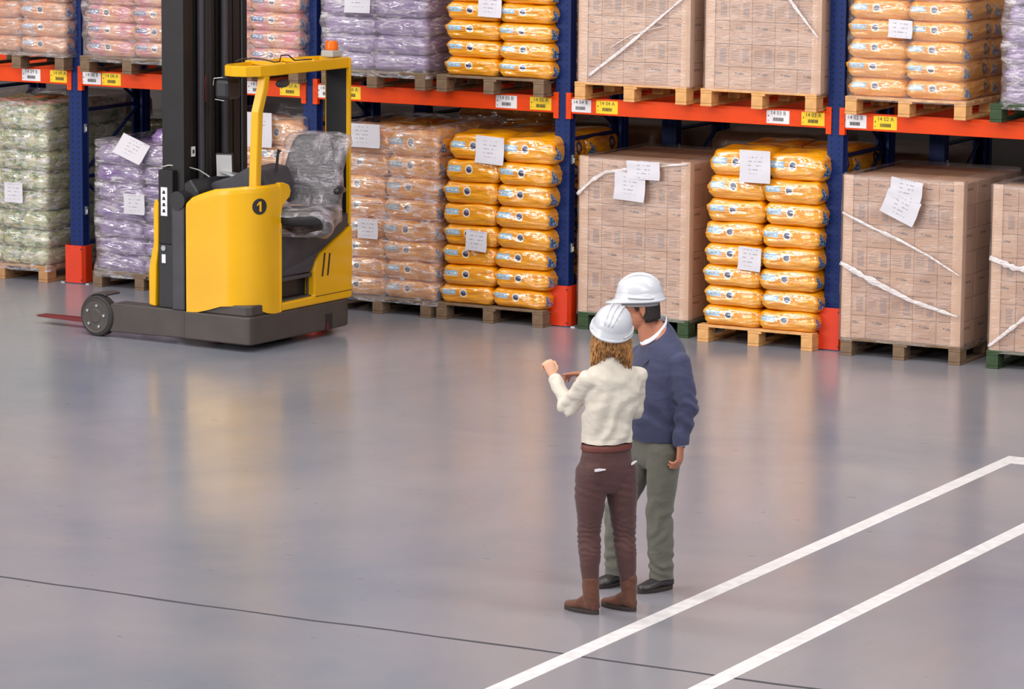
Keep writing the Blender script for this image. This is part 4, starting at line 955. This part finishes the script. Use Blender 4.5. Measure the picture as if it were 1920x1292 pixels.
def helmet(root, c, F, U, k=1.0, brim=0.045, label='white safety helmet'):
    """c: centre of the rim plane"""
    F = Vector(F).normalized(); U = Vector(U).normalized(); R = F.cross(U).normalized(); U = R.cross(F); c = Vector(c)
    b = MB(); n = 56
    def ring(s, z, flare=0.0, visor=0.0):
        out = []
        for i in range(n):
            a = 2*PI*i/n; x = math.cos(a); y = math.sin(a)         # x forward, y right
            rx, ry = 0.138, 0.114; vz = 0.0; ex = 0.0
            if visor: w = max(0, x)**3; ex = visor*w; vz = -0.012*w
            out.append(c+F*((rx*s+flare+ex)*x)*k+R*((ry*s+flare)*y)*k+U*(z+vz)*k)
        return out
    rs = [ring(0.96, -0.004), ring(1.0, -0.006, 0.010, brim), ring(1.0, 0.002, 0.012, brim), ring(1.0, 0.007, 0.006, brim*0.55), ring(0.985, 0.012, 0.003), ring(0.985, 0.03, 0.002), ring(0.985, 0.034, -0.003)]
    for i in range(1, 12):
        a = i/12*PI/2; rs.append(ring(math.cos(a)**0.85*0.96+0.0, 0.034+0.108*math.sin(a)))
    rs.append(ring(0.02, 0.1435))
    b.rings(rs)
    # crown ridges and the raised side rib
    for y in (-0.3, 0, 0.3):
        pts = []
        for i in range(15):
            a = PI*0.12+PI*0.76*i/14; pts.append(c+(F*math.cos(a)*0.128*math.sqrt(1-y*y*0.6)+R*y*0.105*math.sin(a)**0.5+U*(0.036+0.1085*math.sin(a)*math.sqrt(1-y*y*0.35)))*k)
        b.tube(pts, 0.0075*k, 8)
    o = b.build('safety_helmet', HAT, root, smooth=True); o['label'] = label
    for s in (-1, 1):
        b = MB(); b.tube([c+(F*0.138*math.cos(a)+R*s*0.118*math.sin(a)+U*(0.022+0.01*math.cos(a)))*k for a in [PI*0.35+PI*0.35*i/8 for i in range(9)]], 0.005*k, 8); b.build('helmet_slot', HAT, o, smooth=True)
    b = MB(); b.rings([[c+F*0.108*math.cos(a)*k-F*0.004+R*0.09*math.sin(a)*k+U*z*k for a in [2*PI*i/32 for i in range(32)]] for z in (-0.03, -0.028, 0.0)], cap=False); b.build('headband', BAND, o, smooth=True)
    return R, F, U
def fold(amp, seed, zf=22, lf=7):
    o = Vector((seed*3.3, seed*1.1, seed*7.7))
    def f(p):
        q = Vector((p.x*lf+p.z*3, p.y*lf, p.z*zf*0.55))+o
        return amp*(noise.noise(q)+0.5*noise.noise(q*2.3)-0.2)
    return f
def shoe(root, name, heel, toe, m, h=0.09, shaft=None, w=0.045, label=None):
    heel = Vector(heel); toe = Vector(toe); d = (toe-heel); ln = d.length; d.normalize(); sd = Vector((-d.y, d.x, 0))
    b = MB()
    secs = [(0.0, .030, .055), (0.10, w*.78, .078), (0.25, w*.82, h), (0.42, w*.84, h*.86), (0.62, w*1.02, .056), (0.80, w*1.05, .044), (0.93, w*.8, .036), (1.0, w*.35, .022)]
    rs = []
    for t, hw, hh in secs:
        p = heel+d*ln*t; rs.append([p+sd*hw*math.copysign(abs(math.cos(a))**0.8, math.cos(a))+Vector((0, 0, 0.014+hh*(0.5+0.5*math.sin(a)))) for a in [2*PI*k/20 for k in range(20)]])
    b.rings(rs)
    if shaft: b.limb(shaft, sd, 20)
    o = remesh_obj(b, name, m, 0.006, root, disp=fold(0.005, heel.x*10, 30, 14), smooth_it=2)
    b = MB(); rs = []
    for z, g in ((0.0, 0.0), (0.014, 0.004), (0.024, 0.004)):
        rs.append([heel+d*(ln*(0.5-0.53*math.cos(a)))+sd*(math.sin(a)*(w*(0.98-0.22*math.cos(a)*-1 if math.cos(a) < 0 else 0.86)+g))+Vector((0, 0, z)) for a in [2*PI*k/28 for k in range(28)]])
    b.rings(rs); b.build('sole', SOLE, o)
    if label: o['label'] = label
    return o

# --- woman
WR = Vector((10.0452, -9.1731, 0))
wom = thing('person', WR, 'person in cream sweater, brown trousers and white helmet, back turned, hand raised', 'person', 'people', YAW)
WS = (0.80, 0.60, 0)                                  # her right
def w_torso(b, g=0.0, z0=0.0, loose=0.0):
    b.limb([(-.020, .03, .74, .145+g, .105+g), (-.020, .03, .82, .160+g, .118+g), (-.018, .03, .90, .150+g+loose*.3, .108+g), (-.016, .03, 1.0, .130+g+loose, .098+g+loose), (-.005, .03, 1.10, .136+g+loose*.8, .100+g+loose*.6),
            (.006, .035, 1.20, .155+g, .108+g), (.008, .04, 1.29, .168+g, .102+g), (.008, .045, 1.35, .150+g, .080+g), (.008, .05, 1.385, .085+g, .062+g)], WS, 28)
wl_sh, wl_el, wl_wr = vec(-.118, -.055, 1.315), vec(-.228, .07, 1.145), vec(-.300, .235, 1.262)
wr_sh, wr_el, wr_wr = vec(.145, .130, 1.315), vec(.140, .215, 1.09), vec(.03, .365, 1.13)
def w_arm(b, A, E_, W_, g=0.0, cuff=0.0):
    m1 = A.lerp(E_, .5); m2 = E_.lerp(W_, .5)
    c = (A+W_)/2; eo = (E_-c).normalized()*0.012
    b.limb([(*(A+Vector((0, 0, .0))), .054+g, .056+g), (*m1, .047+g, .046+g), (*(A.lerp(E_, .85)), .043+g, .043+g), (*(E_+eo), .042+g, .042+g), (*(E_.lerp(W_, .18)), .041+g, .041+g), (*m2, .036+g, .036+g), (*W_, .025+g+cuff, .023+g+cuff)], (1, 0.3, 0.2), 18)
b = MB()
w_torso(b, -.012); w_arm(b, wl_sh, wl_el, wl_wr, -.008); w_arm(b, wr_sh, wr_el, wr_wr, -.008)
Rw, Fw, Uw = head(b, (-.002, .075, 1.545), (.25, .95, -.22), (.12, .0, 1), (.006, .05, 1.36), 0.93)
hand(b, wl_wr+vec(-.010, .008, .018), (-.36, .22, .90), (.45, -.86, .1), [0.95, 1.1, 1.15, 1.15], k=0.95, thumb=1)
hand(b, wr_wr, (-.8, .3, .2), (.2, .8, .5), 0.3, k=0.9, thumb=-1)
kneeL, kneeR = vec(-.108, .03, .43), vec(.088, .085, .42); ankL, ankR = vec(-.094, .0, .09), vec(.118, .075, .09)
def w_leg(b, hip, knee, ank, g=0.0):
    b.limb([(*hip, .088+g, .092+g), (*hip.lerp(knee, .35), .088+g, .090+g), (*hip.lerp(knee, .75), .071+g, .072+g), (*knee, .062+g, .064+g), (*(knee.lerp(ank, .3)+vec(.0, -.012, 0)), .059+g, .063+g), (*knee.lerp(ank, .7), .047+g, .048+g), (*ank, .040+g, .042+g)], WS, 20)
hipL, hipR = vec(-.098, -.015, .80), vec(.060, .055, .80)
w_leg(b, hipL, kneeL, ankL, -.010); w_leg(b, hipR, kneeR, ankR, -.010)
body = remesh_obj(b, 'body', SKINW, 0.005, wom, smooth_it=3)
eyes(wom, (-.002, .075, 1.545), Rw, Fw, Uw, 0.93)
b = MB(); w_torso(b, .0); w_leg(b, hipL, kneeL, ankL); w_leg(b, hipR, kneeR, ankR)
b.ball((-.062, -.035, .80), ((.085, 0.02, 0), (0, .085, 0), (0, 0, .095)), 16); b.ball((.035, .02, .80), ((.085, 0.02, 0), (0, .085, 0), (0, 0, .095)), 16)
fw_ = fold(0.006, 2)
def wtd(p):
    k = math.exp(-((p.z-.42)/.10)**2)*0.0032*math.sin(p.z*190+p.x*40+6*noise.noise(p*14)) + math.exp(-((p.z-.70)/.05)**2)*0.003*math.sin(p.z*130+p.x*40)
    return fw_(p)*0.7+k
o = remesh_obj(b, 'trousers', BROWN, 0.0065, wom, wtd, 3, cut=[((0, 0, .955), (0, 0, 1)), ((0, 0, .15), (0, 0, -1))]); o['label'] = 'dark brown slim trousers'
b = MB()
for z0, z1 in ((.915, .950),):
    b.rings([[vec(-.018, .03, z)+Vector(WS)*(rr+.0)*math.cos(a)+vec(-.6, .8, 0)*(rr-.042)*math.sin(a) for a in [2*PI*i/40 for i in range(40)]] for z, rr in ((z0, .152), (z0+.004, .155), (z1-.004, .154), (z1, .150))], cap=False)
b.build('belt', BELTM, wom, smooth=True)['label'] = 'reddish brown belt'
for p, s in ((vec(-.055, -.118, .825), .95), (vec(.132, -.022, .850), .55)):
    b = MB(); X_ = vec(.8, .35, .08 if s > .9 else .5).normalized(); b.rings([[p+X_*.036*s*q[0]+vec(0, -.006+dy, .0085*q[1]) for q in ((-1, .9), (-.2, 1), (1, -.2), (.9, -.7), (-.3, -.8), (-1, -.6))] for dy in (0, .012)]); b.build('pocket_tag', WHITE, wom)['label'] = 'small white paper at the back pocket'
b = MB(); w_torso(b, .012, loose=.012); w_arm(b, wl_sh, wl_el, wl_wr, .009, .006); w_arm(b, wr_sh, wr_el, wr_wr, .006, .006)
b.limb([(.008, .048, 1.36, .09, .075), (.008, .05, 1.40, .066, .064), (.006, .055, 1.425, .060, .060)], WS, 20)
fs = fold(0.011, 5, 20, 8)
def swd(p):
    k = 0.011*math.exp(-((p.z-1.09)/.12)**2)*math.sin(p.z*42-p.x*55+4.5*noise.noise(p*6))
    e = (p-wl_el).length; k += 0.002*math.exp(-(e/.08)**2)*math.sin(e*130+4*noise.noise(p*12))
    if p.z < .985: k += -.004
    return fs(p)+k*0.8
o = remesh_obj(b, 'sweater', CREAM, 0.0065, wom, swd, 4, cut=[((0, 0, .955), (0, 0, -1)), ((0, 0, 1.425), (0, 0, 1)), (wl_wr, (wl_wr-wl_el).normalized()), ]); o['label'] = 'cream long sleeved sweater'
b = MB(); d = (wl_wr-wl_el).normalized()
b.tube([wl_wr-d*.025, wl_wr-d*.02, wl_wr+d*.012, wl_wr+d*.016], [.032, .0375, .0365, .031], 20); b.build('cuff', CREAM, wom, smooth=True)
b = MB(); b.tube([wl_wr+d*.022, wl_wr+d*.034], [.0285, .0285], 20); b.ball(wl_wr+d*.028+vec(-.01, -.028, -.004), ((.014, 0, 0), (0, .008, 0), (0, 0, .014)), 12); b.build('wristwatch', GOLD, wom, smooth=True)['label'] = 'small gold wristwatch'
helmet(wom, vec(.002, .045, 1.573), (.30, .92, .30), (.20, -.33, 1), 0.96, 0.035, 'white safety helmet seen from behind')
# hair: base shell and long strands
b = MB(); hc = vec(.0, .055, 0)
rs = []
for z, rx, ry, yo in ((1.60, .086, .088, 0), (1.55, .092, .094, 0), (1.50, .090, .080, -.004), (1.47, .082, .062, -.008), (1.45, .070, .05, -.01)):
    rs.append([vec(.002, .055+yo, z)+vec(rx*math.cos(a)*(1+.05*noise.noise(Vector((a*5, z*4, 0)))), ry*math.sin(a)*(.6 if math.sin(a) > 0 else 1), .008*math.sin(a*9)) for a in [2*PI*i/48 for i in range(48)]])
b.rings(rs)
rnd = random.Random(3)
for i in range(300):
    a = -PI*1.08+PI*1.16*rnd.random(); r0 = vec(.094*math.cos(a), .090*math.sin(a), 0); zz = 1.575-rnd.random()*.03; sd_ = abs(math.cos(a))
    ln = .07+.115*sd_**1.5+.03*rnd.random(); pts = []
    w1, w2 = rnd.uniform(-.03, .02)*math.copysign(1, math.cos(a)), rnd.uniform(.6, 1.3); ph = rnd.random()*6
    for q in range(8):
        t = q/7; pts.append(vec(.002, .055, zz-ln*t)+r0*(1+.10*math.sin(t*3)*w2-.08*t*t)+vec(w1*t*t+.007*math.sin(t*7+ph), .005*math.cos(t*6+ph)-.010*t, 0))
    b.tube(pts, [.0035, .005, .0055, .005, .0045, .004, .003, .001], 5)
b.build('hair', HAIRB, wom, smooth=True)['label'] = 'dark blonde shoulder length hair'
shoe(wom, 'boot', (-.058, -.035, 0), (-.232, .105, 0), BOOTM, .10, [(-.090, -.010, .05, .043, .045), (-.093, -.005, .12, .044, .047), (-.096, 0, .175, .047, .050), (-.096, 0, .188, .047, .05)], .042, 'brown suede ankle boot')
shoe(wom, 'boot', (.150, .045, 0), (-.028, .185, 0), BOOTM, .10, [(.116, .070, .05, .043, .045), (.116, .073, .12, .044, .047), (.115, .076, .175, .047, .050), (.115, .076, .190, .047, .05)], .042, 'brown suede ankle boot')

# --- man
MR = Vector((9.9309, -8.5503, 0))
man = thing('person', MR, 'person in navy sweater, grey trousers and white helmet, behind the one in cream', 'person', 'people', YAW)
MS = (.51, -.86, 0); MF = vec(-.86, -.51, 0)          # his left, his front
def m_torso(b, g=0.0, loose=0.0):
    b.limb([(.078, .03, .76, .150+g, .115+g), (.078, .03, .86, .158+g, .125+g), (.075, .03, .95, .158+g+loose, .138+g+loose), (.078, .03, 1.05, .160+g+loose, .142+g+loose), (.088, .03, 1.17, .172+g, .138+g),
            (.098, .035, 1.28, .188+g, .125+g), (.100, .035, 1.355, .178+g, .108+g), (.095, .038, 1.42, .125+g, .088+g), (.088, .04, 1.465, .086+g, .070+g), (.072, .04, 1.50, .064+g, .060+g)], MS, 28)
ml_sh, ml_el, ml_wr = vec(.196, -.105, 1.335), vec(.243, -.135, 1.085), vec(.212, -.165, .872)
mr_sh, mr_el, mr_wr = vec(.005, .175, 1.335), vec(-.10, .20, 1.11), vec(-.30, .12, 1.212)
def m_arm(b, A, E_, W_, g=0.0, cuff=0.0):
    b.limb([(*A, .054+g, .058+g), (*A.lerp(E_, .5), .053+g, .056+g), (*(A.lerp(E_, .88)), .050+g, .050+g), (*E_, .049+g, .050+g), (*(E_.lerp(W_, .25)), .048+g, .049+g), (*E_.lerp(W_, .6), .042+g, .044+g), (*W_, .029+g+cuff, .028+g+cuff)], MS, 18)
mh = vec(-.012, .03, 1.605)
b = MB(); m_torso(b, -.012); m_arm(b, ml_sh, ml_el, ml_wr, -.008); m_arm(b, mr_sh, mr_el, mr_wr, -.008)
Rm, Fm, Um = head(b, mh, (-.96, .10, -.22), (-.15, 0, 1), (.045, .035, 1.41), 1.0)
hand(b, ml_wr+vec(-.003, -.002, -.006), (-.03, -.04, -1), (.85, -.35, 0), [0.35, 0.5, 0.6, 0.7], k=1.08, thumb=-1)
hand(b, mr_wr, (-.95, -.1, .04), (.1, .2, .95), [0.08, 0.28, 0.4, 0.5], k=1.05, thumb=-1)
mkA, mkB = vec(.103, -.03, .43), vec(-.128, .10, .42); maA, maB = vec(.118, .0, .09), vec(-.128, .115, .09); mhA, mhB = vec(.125, -.055, .82), vec(.025, .115, .82)
def m_leg(b, hip, knee, ank, g=0.0, flare=0.0):
    b.limb([(*hip, .094+g, .098+g), (*hip.lerp(knee, .4), .083+g, .09+g), (*hip.lerp(knee, .8), .068+g, .075+g), (*knee, .062+g, .070+g), (*knee.lerp(ank, .3), .058+g+flare*.5, .066+g+flare*.5), (*knee.lerp(ank, .7), .048+g+flare, .055+g+flare), (*ank, .042+g+flare*1.3, .048+g+flare*1.4), (*(ank+vec(0, 0, -.03)), .042+g+flare*1.2, .05+g+flare*1.3)], MS, 20)
m_leg(b, mhA, mkA, maA, -.010); m_leg(b, mhB, mkB, maB, -.010)
remesh_obj(b, 'body', SKINM, 0.005, man, smooth_it=3)
eyes(man, mh, Rm, Fm, Um)
b = MB(); m_torso(b, 0); m_leg(b, mhA, mkA, maA, .006, .014); m_leg(b, mhB, mkB, maB, .006, .014)
fm = fold(0.008, 8, 10, 8)
def mtd(p): return fm(p)+math.exp(-((p.z-.16)/.07)**2)*0.006*math.sin(p.z*90+p.x*50+5*noise.noise(p*9))+math.exp(-((p.z-.42)/.12)**2)*0.006*math.sin(p.z*50-p.x*60+5*noise.noise(p*8))
remesh_obj(b, 'trousers', OLIVE, 0.0065, man, mtd, 3, cut=[((0, 0, .95), (0, 0, 1)), ((0, 0, .062), (0, 0, -1))])['label'] = 'grey green loose trousers'
b = MB(); m_torso(b, .014, .008); m_arm(b, ml_sh, ml_el, ml_wr, .011, .010); m_arm(b, mr_sh, mr_el, mr_wr, .006, .006)
fq = fold(0.007, 11, 18, 6)
def msd(p):
    k = 0.008*math.exp(-((p.z-1.0)/.13)**2)*math.sin(p.z*45+p.x*35+4*noise.noise(p*6))
    e = (p-ml_el); r = e.length
    if p.x > .16: k += 0.0035*math.exp(-(e.z/.13)**2)*math.sin(p.z*95+p.x*50+6*noise.noise(p*10))
    return fq(p)+k
o = remesh_obj(b, 'sweater', NAVY, 0.0065, man, msd, 4, cut=[((.06, .035, 1.462), (-.77, -.46, 1)), ((0, 0, .865), (0, 0, -1))]); o['label'] = 'navy blue V-neck sweater'
b = MB(); b.limb([(.20, -.15, .865, .040, .038), (.215, -.155, .90, .042, .040), (.218, -.155, .92, .040, .038)], MS, 16); b.build('cuff', NAVY, man, smooth=True)
b = MB(); b.tube([ml_wr+vec(0, 0, -.012), ml_wr+vec(0, 0, .01)], [.031, .032], 18); b.build('shirt_cuff', SHIRT, man, smooth=True)['label'] = 'white shirt cuff'
b = MB()                                                   # shirt collar: stand and fold running down to the V
def ell(a, k, z): return vec(.058, .036, z)+MF*.074*k*math.cos(a)+Vector(MS)*.070*k*math.sin(a)
rs = []
for k, dz in ((0.90, .0), (0.92, .022), (0.98, .026), (1.04, .006), (1.04, -.002)):
    rs.append([ell(a, k, 1.470+dz-0.066*math.cos(a)) for a in [2*PI*i/40 for i in range(40)]])
b.rings(rs, cap=False); b.build('shirt_collar', SHIRT, man, smooth=True)['label'] = 'white shirt collar'
b = MB(); b.tube([ell(PI*0.95, 1.12, 1.452), ell(PI*.75, 1.25, 1.445), ell(PI*.5, 1.40, 1.41), ell(PI*.35, 1.6, 1.36), ell(PI*.2, 1.85, 1.30), ell(PI*.1, 1.98, 1.22)], .004, 6); b.build('neck_cord', TDK, man, smooth=True)['label'] = 'dark cord around the neck'
helmet(man, vec(-.022, .030, 1.655), (-.99, .06, -.04), (-.04, 0, 1), 1.0, 0.045, 'white safety helmet seen from the side')
b = MB(); rs = []
for i in range(9):
    t = i/8; z = -.075+.14*t; s_ = 1.0+0.05*math.sin(t*3)
    rs.append([mh+Um*(z+.004*math.sin(a*13))+Rm*.081*s_*math.cos(a)*(0.90+.1*t)+Fm*((-.012-.096*s_*abs(math.sin(a))*(0.86+.14*t))) for a in [PI*k/30 for k in range(31)]] + [mh+Um*z+Rm*.060*math.cos(a)+Fm*(-.008-.07*abs(math.sin(a))) for a in [PI-PI*k/30 for k in range(31)]])
b.rings(rs)
for s in (-1, 1): b.limb([(*(mh+Um*.06+Rm*s*.074+Fm*.03), .012, .02), (*(mh+Um*.03+Rm*s*.077+Fm*.022), .006, .014), (*(mh+Um*.0+Rm*s*.076+Fm*.018), .005, .008)], Rm, 10)
b.build('hair', HAIRD, man, smooth=True)['label'] = 'short dark brown hair'
shoe(man, 'shoe', (.178, .035, 0), (-.012, -.115, 0), SHOEM, .078, None, .047, 'dark leather shoe')
shoe(man, 'shoe', (-.092, .16, 0), (-.240, .00, 0), SHOEM, .078, None, .047, 'dark leather shoe')
